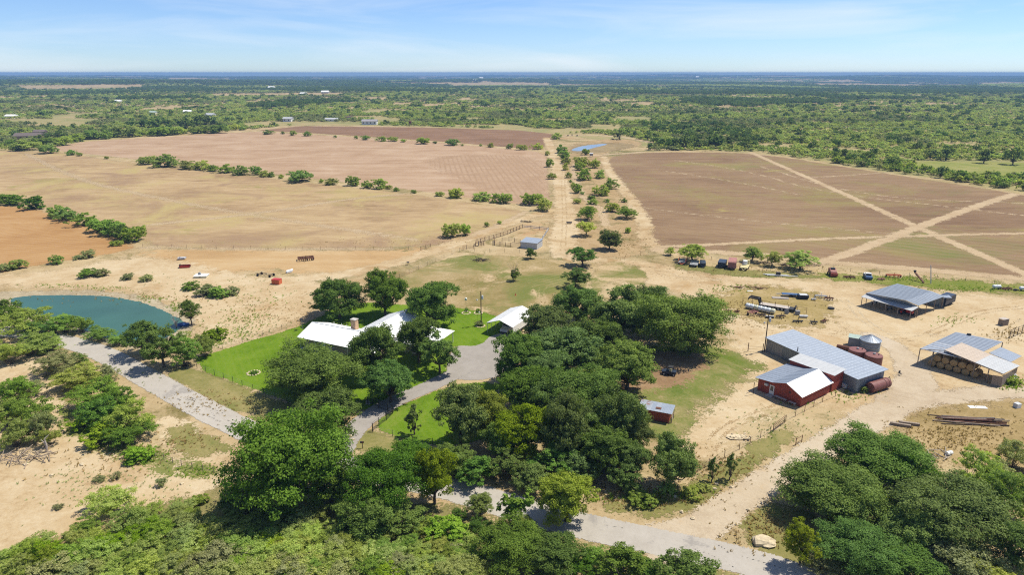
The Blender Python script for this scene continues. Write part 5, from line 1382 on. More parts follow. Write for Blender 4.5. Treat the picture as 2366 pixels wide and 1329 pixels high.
t = thing('fuel_tank', 'large rusty red tank lying on its side at the shop end', 'tank', G(2008, 908), heading(G(2004, 899), G(2052, 884)))
part(t, 'shell', 'tankred', lambda m: m.lathe([(.05, -.02), (1.0, 0), (1.02, .06), (1.02, 5.2), (.95, 5.3), (.05, 5.4)], (0, 0, 1.1), 24, 'x'))
for x in (1.0, 4.0): box(t, 'cradle', 'wooddark', x, -.7, 0, x + .25, .7, .28)
part(t, 'band', 'rust', lambda m: [m.lathe([(1.03, x), (1.06, x), (1.06, x + .1), (1.03, x + .1)], (0, 0, 1.1), 24, 'x') for x in (3.7, 4.6)])
part(t, 'pipe', 'dark', lambda m: m.path([(5.3, 0, 1.9), (5.7, 0, 2.2), (6.2, 0, 1.4), (6.3, 0, .1)], .07, .07, 6))

# --- little red shed, white shed, pens
r0, r1 = G(1478, 966), G(1545, 979)
RA = heading(r0, r1); WL = (r1 - r0).length
t = thing('red_shed', 'little red shed with a rusty patched tin roof on the grass', 'shed', (r0.x, r0.y, 0), RA)
box(t, 'wall', 'red', 0, 0, .1, WL, 2.3, 2.0)
for i in range(14): box(t, 'board', 'red', i * WL / 14 + .01, -.04, .08, (i + 1) * WL / 14 - .01, -.002, 1.98)
panels(t, (-.4, -.3, 2.06), (WL + .5, -.3, 2.06), (WL + .5, 2.9, 2.35), (-.4, 2.9, 2.35), 8, ['tinrust', 'tinrust', 'tinrust', 'tin', 'tinrust', 'tin', 'tin', 'tin'])
box(t, 'roof_patch', 'rust', WL * .5, .5, 2.2, WL * .5 + 1.0, 1.2, 2.235)
box(t, 'skid', 'wooddark', -.1, -.1, 0, WL + .1, .15, .079)
for z in (.3, .7, 1.1): box(t, 'rail', 'wood', WL + .35, .1, z, WL + .41, 2.2, z + .12)
for y in (.15, 2.1): tube(t, 'post', 'wood', (WL + .45, y, 0), (WL + .45, y, 2.0), .06)
w0, w1 = G(1203, 573), G(1241, 577)
WA_ = heading(w0, w1)
t = thing('white_shed', 'white sheet metal loafing shed at the cattle pen corner', 'shed', (w0.x, w0.y, 0), WA_)
box(t, 'wall', 'white_wall', 0, 0, 0, 6.2, 5.6, 2.15)
for i in range(6): box(t, 'siding_sheet', 'pale', i * 1.035 + .01, -.04, 0, i * 1.035 + 1.02, -.003, 2.2)
for i in range(5): box(t, 'siding_sheet', 'pale', 6.203, i * 1.12 + .01, 0, 6.24, i * 1.12 + 1.1, 2.2)
panels(t, (-.2, -.25, 2.3), (6.45, -.25, 2.3), (6.45, 5.9, 2.75), (-.2, 5.9, 2.75), 7, 'tin')

def fence(name, label, cat, pts, mat, post_h=1.3, spacing=3.0, rails=(.4, .8, 1.2), rr=.03, pr=.05, wood=None, group=None, railmat=None, solid=False):
    P = [G(*p) for p in pts]
    o = thing(name, label, cat, P[0], 0, group)
    base = P[0]
    for a, b in zip(P[:-1], P[1:]):
        n = max(1, round((b - a).length / spacing))
        for i in range(n + (b is P[-1])):
            q = a.lerp(b, i / n) - base
            tube(o, 'post', mat, (q.x, q.y, 0), (q.x, q.y, post_h * rnd.uniform(.96, 1.05)), pr, n=5)
        for z in rails:
            q, w = a - base, b - base
            if solid: part(o, 'rail', railmat or mat, lambda m: m.prism([(q.x, q.y, z), (w.x, w.y, z), (w.x, w.y, z + .24), (q.x, q.y, z + .24)], (.05, -.05, 0)))
            else: tube(o, 'rail' if rr > .015 else 'wire', railmat or mat, (q.x, q.y, z), (w.x, w.y, z), rr, n=4)
    return o
fence('rail_fence', 'pale guard rail fence around the back of the cattle pen', 'fence', [(1246, 566), (1267, 533), (1207, 527)], 'wooddark', 1.5, 4, (.45, 1.0), .03, .09, railmat='lgrey', solid=True)
fence('pen_fence', 'rusty pipe fence on the left side of the cattle pen', 'fence', [(1207, 527), (1172, 542), (1140, 552), (1100, 563), (1099, 570)], 'rust', 1.6, 2.5, (.4, .8, 1.2, 1.55), .05, .09)
fence('pen_fence', 'rusty pipe panels along the front of the cattle pen', 'fence', [(1203, 571), (1180, 571), (1143, 567), (1143, 555)], 'rust', 1.6, 2.5, (.3, .7, 1.1, 1.5), .05, .09)
fence('pen_fence', 'pipe cross fence inside the cattle pen', 'fence', [(1202, 562), (1176, 556), (1160, 558)], 'rust', 1.5, 2.5, (.4, .8, 1.2), .05, .09)
fence('pipe_gate', 'rusty pipe gate left of the cattle pen', 'gate', [(1070, 578), (1078, 576), (1095, 577)], 'rust', 1.5, 3, (.5, 1.0, 1.4), .04, .07)
t = thing('squeeze_chute', 'rusty cattle chute at the left end of the pen', 'cattle chute', G(1106, 569), R(15))
part(t, 'frame', 'rust', lambda m: [m.tube((x, y, 0), (x, y, 1.7), .06) for x in (0, 1.0, 2.0) for y in (0, .9)] + [m.tube((0, y, z), (2, y, z), .04) for y in (0, .9) for z in (.4, .8, 1.2, 1.65)])
box(t, 'head_gate', 'grey', -.06, .1, .2, -.005, .8, 1.6)
# pasture and property fences
fence('wire_fence', 'long wire fence along the front of the golden pasture', 'fence', [(330, 571), (500, 575), (700, 577), (985, 577)], 'rust', 1.25, 6, (.4, .8, 1.15), .012, .045, railmat='wire')
fence('pipe_gate', 'rusty gate at the right end of the long pasture fence', 'gate', [(972, 579), (995, 571)], 'rust', 1.4, 3, (.4, .8, 1.2), .035, .06)
fence('wire_fence', 'wire fence behind the dry mown yard', 'fence', [(1062, 581), (1200, 585), (1310, 594), (1370, 603)], 'dark', 1.4, 5, (.4, .8, 1.2), .012, .04, railmat='wire')
fence('wire_fence', 'wire fence running from the back yard down to the house lawn corner', 'fence', [(1062, 581), (900, 652), (735, 735), (560, 792), (417, 838)], 'dark', 1.3, 5, (.4, .8, 1.2), .012, .04, railmat='wire')
fence('wire_fence', 'wire fence between the left lawn and the road', 'fence', [(417, 838), (560, 892), (720, 955), (800, 978)], 'dark', 1.3, 3.2, (.4, .8, 1.2), .012, .045, railmat='wire')
fence('wire_fence', 'wire fence along the front lawn right of the drive gate', 'fence', [(862, 1000), (1000, 1030), (1180, 1075), (1350, 1120), (1500, 1150)], 'dark', 1.35, 3.5, (.4, .8, 1.2), .012, .05, railmat='wire')
fence('wire_fence', 'wire fence along the gravel road to the red barn', 'fence', [(1500, 1150), (1600, 1098), (1708, 1040), (1780, 1000)], 'rust', 1.35, 3.5, (.4, .8, 1.2), .012, .05, railmat='wire')
fence('wire_fence', 'wire fence from the road gate to the metal shop corner', 'fence', [(1815, 975), (1900, 930), (1958, 905)], 'rust', 1.35, 3.5, (.4, .8, 1.2), .012, .05, railmat='wire')
fence('pipe_gate', 'rusty pipe gate standing open at the barn yard entrance', 'gate', [(1786, 998), (1812, 978)], 'rust', 1.5, 5, (.3, .7, 1.1, 1.45), .04, .06)
fence('pipe_gate', 'short rusty gate post pair beside the gravel road', 'gate', [(1838, 1030), (1852, 1022)], 'rust', 1.4, 2, (.4, 1.2), .04, .07)
fence('wire_fence', 'wire fence in front of the right weedy field', 'fence', [(1480, 588), (1700, 605), (1900, 622), (2100, 640), (2366, 660)], 'dark', 1.3, 8, (.4, .8, 1.2), .012, .05, railmat='wire')
fence('wire_fence', 'post and wire fence by the pole at the shop corner', 'fence', [(1728, 812), (1762, 814)], 'rust', 2.0, 4, (.6, 1.2), .02, .09)
fence('pipe_gate', 'dark pipe drive gate set across the driveway', 'gate', [(850, 936), (862, 934), (876, 944), (896, 952), (907, 957)], 'dark', 1.7, 3, (.3, 1.0, 1.65), .05, .08)
fence('chain_link_fence', 'dark chain link wing fence right of the drive gate', 'fence', [(907, 957), (893, 972), (876, 985), (861, 997), (862, 1000)], 'dark', 1.7, 2.4, (.15, .35, .55, .75, .95, 1.15, 1.35, 1.65), .018, .06)
fence('chain_link_fence', 'dark chain link wing fence left of the drive gate', 'fence', [(850, 936), (826, 945), (800, 976)], 'dark', 1.7, 2.4, (.15, .35, .55, .75, .95, 1.15, 1.35, 1.65), .018, .06)
fence('wire_fence', 'low brushy fence along the sandy clearing', 'fence', [(340, 1050), (420, 1078), (520, 1100)], 'wood', 1.1, 2.2, (.4, .9), .012, .06)
fence('arena_panels', 'tall dark pipe panels at the right edge of the yard', 'fence', [(2332, 782), (2350, 775), (2380, 765), (2400, 770)], 'wooddark', 2.2, 2.0, (.5, 1.0, 1.5, 2.1), .04, .07)
t = thing('wood_crate', 'tall weathered crate near the right edge pipe panels', 'crate', G(2317, 754), R(20))
for i in range(6): box(t, 'slat', 'wood', .32 * i, 0, 0, .32 * i + .27, .08, 1.6)
for i in range(4): box(t, 'slat', 'wood', 0, .1 + .32 * i, 0, .08, .37 + .32 * i, 1.5)
box(t, 'lid', 'plank', 0, 0, 1.61, 1.9, 1.4, 1.68)

# ------------------------------------------------------------ poles and lights
def pole(label, px, h, lamp=True, r=.14):
    t = thing('utility_pole', label, 'pole', G(*px))
    tube(t, 'shaft', 'wooddark', (0, 0, -.1), (0, 0, h), r, r * .7, 8)
    part(t, 'transformer', 'lgrey', lambda m: m.lathe([(.2, h - 2.0), (.24, h - 1.9), (.24, h - 1.1), (.1, h - 1.0)], (.38, -.1, 0), 12))
    if lamp:
        part(t, 'arm', 'grey', lambda m: m.path([(0, 0, h - 2.2), (-.5, -.3, h - 1.95), (-.9, -.5, h - 1.95)], .03, .03))
        part(t, 'lamp_head', 'lgrey', lambda m: m.lathe([(.22, h - 2.15), (.16, h - 1.95), (.05, h - 1.85)], (-.95, -.52, 0), 10))
    return t
pole('tall dark utility pole on the back lawn left of the carport', (1112, 752), 8.9)
pole('rusty utility pole with a grey box at the metal shop corner', (1766, 813), 9.2)
for i, ((px, py), h, lab) in enumerate((((1912, 845), 5.6, 'x'),)): pass
t = thing('bird_house', 'white bird house on a thin pole on the back lawn', 'bird house', G(1077, 722))
tube(t, 'pole', 'grey', (0, 0, 0), (0, 0, 3.4), .03); part(t, 'house', 'white_wall', lambda m: m.prism([(-.3, -.3, 3.4), (.3, -.3, 3.4), (.3, -.3, 3.8), (0, -.3, 4.05), (-.3, -.3, 3.8)], (0, .6, 0)))
part(t, 'hole', 'dark', lambda m: m.lathe([(.07, -.315), (.07, -.302)], (0, 0, 3.65), 8, 'y'))
t = thing('bird_feeder', 'small white feeder on a hook near the utility pole', 'bird feeder', G(1104, 740))
part(t, 'hook', 'dark', lambda m: m.path([(0, 0, 0), (0, 0, 2.3), (.2, 0, 2.5), (.35, 0, 2.3)], .02, .02)); part(t, 'feeder', 'white', lambda m: m.lathe([(.05, 1.9), (.16, 1.95), (.14, 2.25), (.02, 2.32)], (.35, 0, 0), 8))
t = thing('traffic_cone', 'orange traffic cone on the dry mown yard', 'traffic cone', G(1191, 683))
part(t, 'cone', 'orange', lambda m: m.lathe([(.2, .04), (.03, .75)], n=12)); box(t, 'base', 'orange', -.27, -.27, 0, .27, .27, .038)
t = thing('mailbox', 'dark mailbox on a post beside the drive entrance', 'mailbox', G(838, 1037))
tube(t, 'post', 'wooddark', (0, 0, 0), (0, 0, 1.05), .06); part(t, 'box', 'dark', lambda m: m.prism([(-.35, -.12, 1.05), (-.35, .12, 1.05), (-.35, .12, 1.25), (-.35, 0, 1.36), (-.35, -.12, 1.25)], (.6, 0, 0)))
box(t, 'flag', 'redpaint', .05, -.15, 1.15, .09, -.122, 1.4)
t = thing('gate_motor', 'grey gate opener box at the left of the drive gate', 'gate motor', G(850, 934))
box(t, 'housing', 'grey', -.3, -.2, .25, .3, .2, .75); box(t, 'foot', 'concrete', -.4, -.3, 0, .4, .3, .249)
for k, (x, y, lab) in enumerate(((1077, 724, 'ring of pale stones round the bird house bed'), (1105, 724, 'ring of pale stones round the feeder bed'), (1110, 754, 'ring of pale stones round the utility pole bed'), (586, 863, 'ring of pale stones round the trimmed shrub on the left lawn'))):
    t = thing('stone_ring', lab, 'stone ring', G(x, y))
    for i in range(14):
        a = 2 * math.pi * i / 14; rr = 1.05 if k < 3 else 1.25
        part(t, 'stone', 'rock', lambda m: m.blob((rr * math.cos(a), rr * math.sin(a), .08), (.24, .24, .14), i + 20 * k))
t = thing('boulder', 'big pale limestone boulder at the road junction corner', 'boulder', G(1762, 1256))
part(t, 'rock', 'rock', lambda m: m.blob((0, 0, .25), (1.75, 1.15, .75), 41))
part(t, 'ledge', 'rock', lambda m: m.blob((.5, -.5, .15), (1.1, .8, .45), 4))
for k in range(22):
    x, y = [(1560, 1150), (1600, 1135), (1650, 1132), (1690, 1128), (1600, 1200), (1730, 1180), (1755, 1172), (60, 1075), (190, 1075), (120, 1100), (300, 1130), (420, 1120), (30, 850), (80, 870), (810, 1010), (815, 1018), (1655, 1120), (1575, 1185), (330, 700), (380, 715), (240, 672), (415, 735)][k]
    o = MB().blob((0, 0, .1), (rnd.uniform(.25, .5), rnd.uniform(.2, .4), .22), k).build('stone', M['rock'])
    o.location = G(x, y)
    tag(o, 'pale limestone rock lying on the %s, %s of them from the left' % (('road verge', nth([0, 1, 3, 4, 2, 6, 7][k])) if k < 7 else ('left sandy ground', nth([2, 4, 3, 5, 6, 0, 1][k - 7])) if k < 14 else ('drive and pond edges', nth([4, 5, 7, 6, 1, 2, 0, 3][k - 14]))), 'rock', 'loose limestone rocks')
t = thing('rubble_heap', 'heap of pale rubble and sand in the barn yard', 'rubble heap', G(1705, 1012))
part(t, 'mound', 'rock', lambda m: m.blob((0, 0, .05), (2.2, 1.1, .4), 9))
for i in range(18): part(t, 'stone', 'rock', lambda m: m.blob((rnd.uniform(-2, 2), rnd.uniform(-1, 1), .32), (.25, .22, .18), i))
def brushpile(label, px, n, w, d, h, mat='wooddark', ang=0, L=(1.2, 3)):
    t = thing('brush_pile', label, 'brush pile', G(*px), ang)
    rg = random.Random(n + int(px[0]))
    for k in range(n):
        a = rg.uniform(0, 6.28); l = rg.uniform(*L) / 2; x, y, z = rg.gauss(0, w / 3), rg.gauss(0, d / 3), rg.uniform(.1, h)
        tl = rg.uniform(-.3, .3)
        tube(t, 'branch', mat, (x - l * math.cos(a), y - l * math.sin(a), max(.06, z - tl * l)), (x + l * math.cos(a), y + l * math.sin(a), max(.06, z + tl * l)), rg.uniform(.05, .1), .03, 5)
    return t
brushpile('pile of dead branches at the back of the dry mown yard', (1108, 603), 40, 4.5, 2.2, .9)
brushpile('grey dead limbs heaped at the left edge of the sandy ground', (50, 1060), 34, 6, 3.5, .9, 'wood', 0, (2, 5))
brushpile('long dark brush pile under the mesquites by the right field', (1835, 614), 70, 14, 2.5, .6)
brushpile('small dark brush pile left of the long one by the field', (1772, 608), 22, 4, 1.6, .5)
brushpile('dark brush heap beside the lane above the cattle pen', (1218, 513), 26, 5, 2, .4)
brushpile('dry limbs on the grass behind the right woodland', (2160, 1055), 16, 5, 2.5, .5, 'plank', 0, (1.5, 3))
t = thing('dead_tree', 'bleached dead trunk standing at the left sandy ground', 'dead tree', G(108, 1045))
part(t, 'snag', 'plank', lambda m: [m.path([(0, 0, 0), (.2, 0, 1.2), (.1, 0, 2.4), (.7, .3, 3.0)], .2, .06, 7), m.path([(.1, 0, 1.5), (-.6, .1, 2.3)], .09, .03, 5)])
t = thing('dead_tree', 'bare white branches at the right tip of the green pond', 'dead tree', G(408, 758))
rg = random.Random(8)
part(t, 'branches', 'plank', lambda m: [m.path([(0, 0, 0), (rg.uniform(-.5, .5), rg.uniform(-.5, .5), 1.5), (rg.uniform(-2, 2), rg.uniform(-1, 1), rg.uniform(2, 4))], .08, .02, 5) for _ in range(12)])
t = thing('tarp', 'blue tarp crumpled on the bank at the pond tip', 'tarp', G(424, 752))
part(t, 'sheet', 'tarp', lambda m: m.blob((0, 0, .2), (1.6, 1.1, .5), 3))

# ------------------------------------------------------------ machinery yard
def Vrow(px): return G(*px)
flatbed('flatbed_trailer', 'orange railed flatbed trailer, first of the row by the field', 'trailer', Vrow((1575, 612)), R(70), 'grey', 4.2, 2.0, .7, 'orange', 5, .8)
flatbed('flatbed_trailer', 'grey decked flatbed trailer, second of the parked row', 'trailer', Vrow((1602, 618)), R(70), 'grey', 5.0, 2.2, .75, 'dark', 6)
boxtrailer('utility_trailer', 'narrow dark trailer, third of the parked row', 'trailer', Vrow((1624, 619)), R(78), 'navy', 3.6, 1.5, 1.0)
boxtrailer('dump_trailer', 'dark blue open sided box trailer, fourth of the parked row', 'trailer', Vrow((1666, 620)), R(66), 'navy', 4.0, 2.1, 1.3)
boxtrailer('stock_trailer', 'faded pink rusty covered stock trailer, tallest of the parked row', 'trailer', Vrow((1690, 624)), R(70), 'rustpink', 5.4, 2.2, 1.8, .55, 'rustpink')
t = flatbed('flatbed_truck', 'pale yellow flatbed truck carrying a white tank', 'truck', Vrow((1718, 626)), R(65), 'yellow', 4.4, 2.1, .9, 'yellow', 5)
part(t, 'tank', 'poly', lambda m: m.lathe([(.1, .9), (.65, .95), (.65, 2.0), (.2, 2.15)], (3.6, .2, 0), 14))
part(t, 'cab', 'yellow', lambda m: m.prism([(4.41, -.9, .6), (6.3, -.9, .6), (6.3, -.9, 1.2), (5.6, -.9, 1.25), (5.3, -.9, 1.95), (4.41, -.9, 1.95)], (0, 1.8, 0)))
t = thing('pipe_stack', 'white pipes lying on blocks beside the brush pile', 'pipes', G(1772, 638), R(-10))
for k, (y, l, r_) in enumerate(((0, 9, .13), (.7, 6.5, .15), (1.1, 6, .13))): tube(t, 'pipe', 'lgrey', (-.5 * k, y, .3), (l, y, .3), r_)
part(t, 'blocks', 'wooddark', lambda m: [m.box(x, -.2, 0, x + .3, 1.3, .16) for x in (.5, 4.5)]); box(t, 'engine', 'dark', 2.8, .2, .46, 4.0, 1.1, 1.2)
# red harvester
t = thing('combine', 'old rusty red self propelled harvester by the field edge', 'harvester', G(1926, 640), R(80))
part(t, 'body', 'rustpink', lambda m: m.prism([(0, -.9, .6), (3.4, -.9, .6), (3.4, -.9, 2.0), (2.4, -.9, 2.3), (.3, -.9, 1.5)], (0, 1.8, 0)))
part(t, 'hopper', 'dark', lambda m: m.box(1.4, -.6, 2.0, 2.6, .6, 2.35)); box(t, 'front', 'red', -.6, -1.0, .3, -.003, 1.0, 1.2)
for x, rr in ((.6, .6), (3.0, .4)):
    for y in (-1.15, .85): part(t, 'wheel', 'rubber', lambda m: m.lathe([(rr * .7, 0), (rr, .05), (rr, .25), (rr * .7, .3)], (x, y, rr), 14, 'y'))
def implement(label, px, rz, mat, L=2.4, W_=1.4, tines=5, wheels=True, h=.7, name='implement', q=1.5):
    t = thing(name, label, 'implement', G(*px), rz)
    part(t, 'frame', mat, lambda m: [m.tube((-L / 2, y, h), (L / 2, y, h), .07 * q, n=5) for y in (-W_ / 2, 0, W_ / 2)] + [m.tube((x, -W_ / 2, h), (x, W_ / 2, h), .06 * q, n=5) for x in np.linspace(-L / 2, L / 2, 4)])
    part(t, 'hitch', mat, lambda m: [m.tube((-.4, -W_ / 2, h), (0, -W_ / 2 - .9, h + .4), .05 * q, n=5), m.tube((.4, -W_ / 2, h), (0, -W_ / 2 - .9, h + .4), .05 * q, n=5), m.tube((0, 0, h), (0, -W_ / 2, h + .9), .05 * q, n=5)])
    for k in range(tines):
        x = -L / 2 + L * (k + .5) / tines
        part(t, 'tine', mat, lambda m: m.path([(x, W_ / 2 * (-1) ** k, h), (x, W_ / 2 * (-1) ** k + .3, h * .6), (x, W_ / 2 * (-1) ** k, .02)], .06 * q, .05 * q, 5))
    if wheels:
        for x in (-L / 2 - .1, L / 2 + .02): part(t, 'wheel', 'rubber', lambda m: m.lathe([(.25, 0), (.36, .03), (.36, .17), (.25, .2)], (x, .2, .36), 12, 'x'))
    return t
implement('low rusty plough lying right of the red harvester', (1962, 643), R(-5), 'rust', 3.2, 1.2, 6, False, .5)
implement('tan drag implement left of the orange one by the shed', (2036, 647), R(5), 'rustpink', 2.2, .8, 3, False, .4)
implement('orange red toolbar implement behind the tool shed', (2064, 641), R(-5), 'orange', 4.2, 1.2, 7, True, .8)
t = thing('pickup_truck', 'white topped blue old pickup left of the tool shed implements', 'truck', G(2008, 648), R(75))
part(t, 'body', 'blue', lambda m: m.prism([(0, -.9, .4), (4.3, -.9, .4), (4.3, -.9, 1.0), (3.0, -.9, 1.1), (0, -.9, 1.05)], (0, 1.8, 0)))
part(t, 'cab', 'white', lambda m: m.prism([(1.3, -.8, 1.1), (3.0, -.8, 1.12), (2.7, -.8, 1.75), (1.4, -.8, 1.75)], (0, 1.6, 0)))
part(t, 'windscreen', 'glass', lambda m: m.prism([(1.28, -.7, 1.15), (1.37, -.7, 1.68), (1.37, .7, 1.68), (1.28, .7, 1.15)], (-.03, 0, 0)))
box(t, 'bed_cover', 'white', 3.05, -.8, 1.12, 4.25, .8, 1.3)
for x in (.8, 3.4):
    for y in (-.95, .73): part(t, 'wheel', 'rubber', lambda m: m.lathe([(.25, 0), (.36, .03), (.36, .19), (.25, .22)], (x, y, .36), 12, 'y'))
t = thing('grain_auger', 'rusty auger trough leaning up behind the tool shed', 'auger', G(2134, 655), R(100))
part(t, 'trough', 'rust', lambda m: m.prism([(0, -.25, .1), (0, .25, .1), (4.2, .25, 2.2), (4.2, -.25, 2.2)], (0, 0, .3)))
part(t, 'legs', 'rust', lambda m: [m.tube((2.6, y, 0), (3.2, y, 1.8), .05) for y in (-.3, .3)]); box(t, 'motor', 'dark', 3.9, -.3, 2.5, 4.4, .3, 2.9)
t = thing('metal_post', 'tall pale metal mast standing behind the tool shed', 'post', G(2150, 656))
part(t, 'mast', 'lgrey', lambda m: [m.tube((0, 0, 0), (-.9, .2, 5.8), .09, .07), m.tube((.3, 0, 0), (-.7, .2, 5.6), .04)] + [m.tube((-.155 * k, .03 * k, k), (.3 - .17 * k, .035 * k, k), .03) for k in range(1, 6)])
def ptank(label, px, rz, mat='poly', L=2.0, r=.5, z=.8):
    t = thing('propane_tank', label, 'tank', G(*px), rz)
    part(t, 'shell', mat, lambda m: m.lathe([(.05, -L / 2 - .2), (r * .7, -L / 2 - .1), (r, -L / 2 + .1), (r, L / 2 - .1), (r * .7, L / 2 + .1), (.05, L / 2 + .2)], (0, 0, z), 16, 'x'))
    for x in (-L * .3, L * .3): box(t, 'leg', 'dark', x - .08, -r * .7, 0, x + .08, r * .7, z - r * .6)
    box(t, 'valve', 'grey', -.15, -.12, z + r - .02, .15, .12, z + r + .15)
    return t
ptank('white propane tank on legs, left one by the right edge', (2302, 668), R(-5))
ptank('white propane tank cut by the right edge', (2364, 672), R(-8))
implement('rusty scrap implement between the two white tanks', (2325, 670), R(10), 'rust', 3.0, 1.2, 6, False, .5, 'scrap_implement')
t = thing('tyre_stack', 'dark old tyres lying beside the rusty scrap implement', 'tyres', G(2344, 672))
for k, (x, y, z) in enumerate(((0, 0, 0), (.9, .3, 0), (.3, .1, .25))): part(t, 'tyre', 'rubber', lambda m: m.lathe([(.3, 0), (.5, .03), (.5, .2), (.3, .23)], (x, y, z), 14))

# gooseneck trailer
g0, g1 = G(1755, 700, .9), G(1824, 711, .9)
t = thing('gooseneck_trailer', 'long black gooseneck trailer with a pale plank deck', 'trailer', (g0.x, g0.y, 0), heading(g0, g1))
L_ = (g1 - g0).length
for i in range(9): box(t, 'plank', 'plank', .1, -1.15 + i * .256, .84, L_, -1.15 + i * .256 + .246, .9)
box(t, 'frame', 'dark', 0, -1.1, .58, L_ + 1.3, 1.1, .835)
box(t, 'dovetail', 'dark', L_ + .02, -1.15, .6, L_ + 1.6, 1.15, .86)
part(t, 'ramp', 'dark', lambda m: [m.box(L_ + 1.3, y, .862, L_ + 1.6, y + .8, 1.5) for y in (-1.1, .3)])
part(t, 'gooseneck', 'dark', lambda m: [m.prism([(.1, y, .6), (.5, y, .6), (.1, y, 2.3), (-2.4, y, 2.45), (-2.9, y, 2.1), (-2.9, y, 1.6), (-2.7, y, 1.6), (-2.6, y, 2.1), (-.4, y, 1.95)], (0, .25, 0)) for y in (-.85, .6)] + [m.box(-.5, -.6, 1.95, -.1, .6, 2.2), m.box(-2.85, -.6, 1.9, -2.5, .6, 2.2)])
for y in (-1.2, .95):
    for x in (L_ * .66, L_ * .66 + .95):
        w = part(t, 'wheel', 'rubber', lambda m: m.lathe([(.28, 0), (.4, .04), (.4, .21), (.28, .25)], (x, y, .4), 14, 'y'))
        part(w, 'rim', 'lgrey', lambda m: m.lathe([(.1, -.02), (.24, -.01), (.24, .26), (.1, .27)], (x, y, .4), 12, 'y'))
# row of poly tanks
k0, k1 = G(1723, 712), G(1790, 727)
ka = heading(k0, k1); n_t = 7
for i in range(n_t):
    q = k0.lerp(k1, (i + .5) / n_t); w = (k1 - k0).length / n_t
    t = thing('poly_tank', '%s milky plastic tank from the left in the tank row' % nth(i), 'tank', q, ka, 'row of plastic tanks')
    part(t, 'shell', 'polyy' if i in (2, 6) else 'poly', lambda m: m.lathe([(.3, -w * .46), (.62, -w * .42), (.68, -w * .2), (.66, 0), (.68, w * .2), (.62, w * .42), (.3, w * .46)], (0, 0, .82), 16, 'x'), True)
    box(t, 'cradle', 'wooddark', -w * .3, -.4, 0, w * .3, .4, .19)
    part(t, 'cap', 'grey', lambda m: m.lathe([(.12, 1.48), (.12, 1.58)], n=8))
fence('tank_rack', 'thin rusty pipe rack standing behind the row of plastic tanks', 'rack', [(1715, 705), (1760, 712), (1820, 722), (1862, 730)], 'rust', 2.2, 3.0, (2.1,), .03, .05)
implement('faded red tractor chassis in front of the plastic tanks', (1738, 728), R(25), 'rustpink', 2.6, 1.4, 3, True, .9, 'old_chassis')
implement('low rusty plough left of the tank row', (1683, 722), R(-20), 'rust', 1.6, .6, 3, False, .5)
implement('small rusty cultivator nearest the pipe rack end', (1703, 722), R(5), 'rust', 1.2, .6, 3, False, .4)
implement('dark spring harrow below the plastic tanks', (1759, 731), R(-8), 'wooddark', 2.0, .8, 5, False, .5)
t = thing('steel_box', 'long black steel box below the plastic tanks', 'box', G(1778, 735), R(-10)); box(t, 'body', 'dark', -1.0, -.35, .05, 1.0, .35, .5); box(t, 'lid', 'grey', -1.02, -.37, .503, 1.02, .37, .56)
implement('tangled dark implement right of the black steel box', (1803, 735), R(10), 'wooddark', 2.2, .8, 4, False, .6)
t = thing('caged_tote', 'grey caged tote standing at the right end of the tanks', 'tote', G(1842, 727), R(-10)); box(t, 'bladder', 'greywall', -.5, -.45, .16, .5, .45, 1.05)
part(t, 'cage', 'lgrey', lambda m: [m.tube((x, y, 0), (x, y, 1.15), .03, n=4) for x in (-.54, 0, .54) for y in (-.49, .49)] + [m.tube((-.54, y, z), (.54, y, z), .025, n=4) for y in (-.49, .49) for z in (.4, .8, 1.15)])
t = thing('cable_reel', 'upright grey cable reel beside the plastic tanks', 'cable reel', G(1817, 725), R(-10)); part(t, 'drum', 'wood', lambda m: [m.lathe([(.3, -.3), (.3, .3)], (0, 0, .6), 12, 'y')]); part(t, 'flange', 'grey', lambda m: [m.lathe([(.6, y), (.6, y + .05)], (0, 0, .6), 18, 'y') for y in (-.35, .3)])
implement('low black toolbar near the grass tip of the island', (1843, 745), R(-5), 'dark', 2.4, .5, 4, False, .4)
implement('black box blade on the yellow grass of the island', (1880, 748), R(-8), 'dark', 1.6, .7, 2, False, .5)
implement('small rusty rake at the right end of the yellow grass', (1903, 745), R(40), 'rust', 1.6, .6, 4, False, .5)
t = thing('metal_trough', 'grey metal trough right of the caged tote', 'trough', G(1856, 734), R(-6)); part(t, 'tub', 'lgrey', lambda m: m.prism([(-.9, -.35, .15), (.9, -.35, .15), (1.0, -.45, .6), (-1.0, -.45, .6)], (0, .8, 0))); box(t, 'stand', 'dark', -.7, -.2, 0, .7, .3, .149)
flatbed('flatbed_trailer', 'low blue decked trailer behind the gooseneck', 'trailer', G(1806, 684), R(-12), 'blue', 4.0, 1.4, .7, 'grey', 4)
t = boxtrailer('sprayer_trailer', 'dark sprayer trailer with white fittings right of the gooseneck', 'trailer', G(1843, 690), R(-8), 'navy', 2.4, 1.5, .7, .4, 'lgrey')
implement('pale grey boom implement at the island right side', (1896, 688), R(-12), 'lgrey', 3.0, .6, 4, True, .6)
implement('small white hitch frame on the island grass', (1880, 694), R(10), 'lgrey', 1.2, .6, 2, False, .4)
implement('rusty spring tooth rake at the island right tip', (1915, 693), R(-15), 'rust', 2.2, .8, 6, False, .6)
t = thing('tyre', 'large black tyre lying at the right of the island', 'tyre', G(1920, 714)); part(t, 'tread', 'rubber', lambda m: m.lathe([(.45, 0), (.85, .06), (.85, .36), (.45, .42)], n=20)); part(t, 'bead', 'dark', lambda m: m.lathe([(.4, .02), (.46, .02), (.46, .44), (.4, .44)], n=20))
brushpile('rusty pipe scrap along the back of the island', (1745, 668), 22, 9, 1.5, .4, 'rust', R(-10), (1.5, 4))
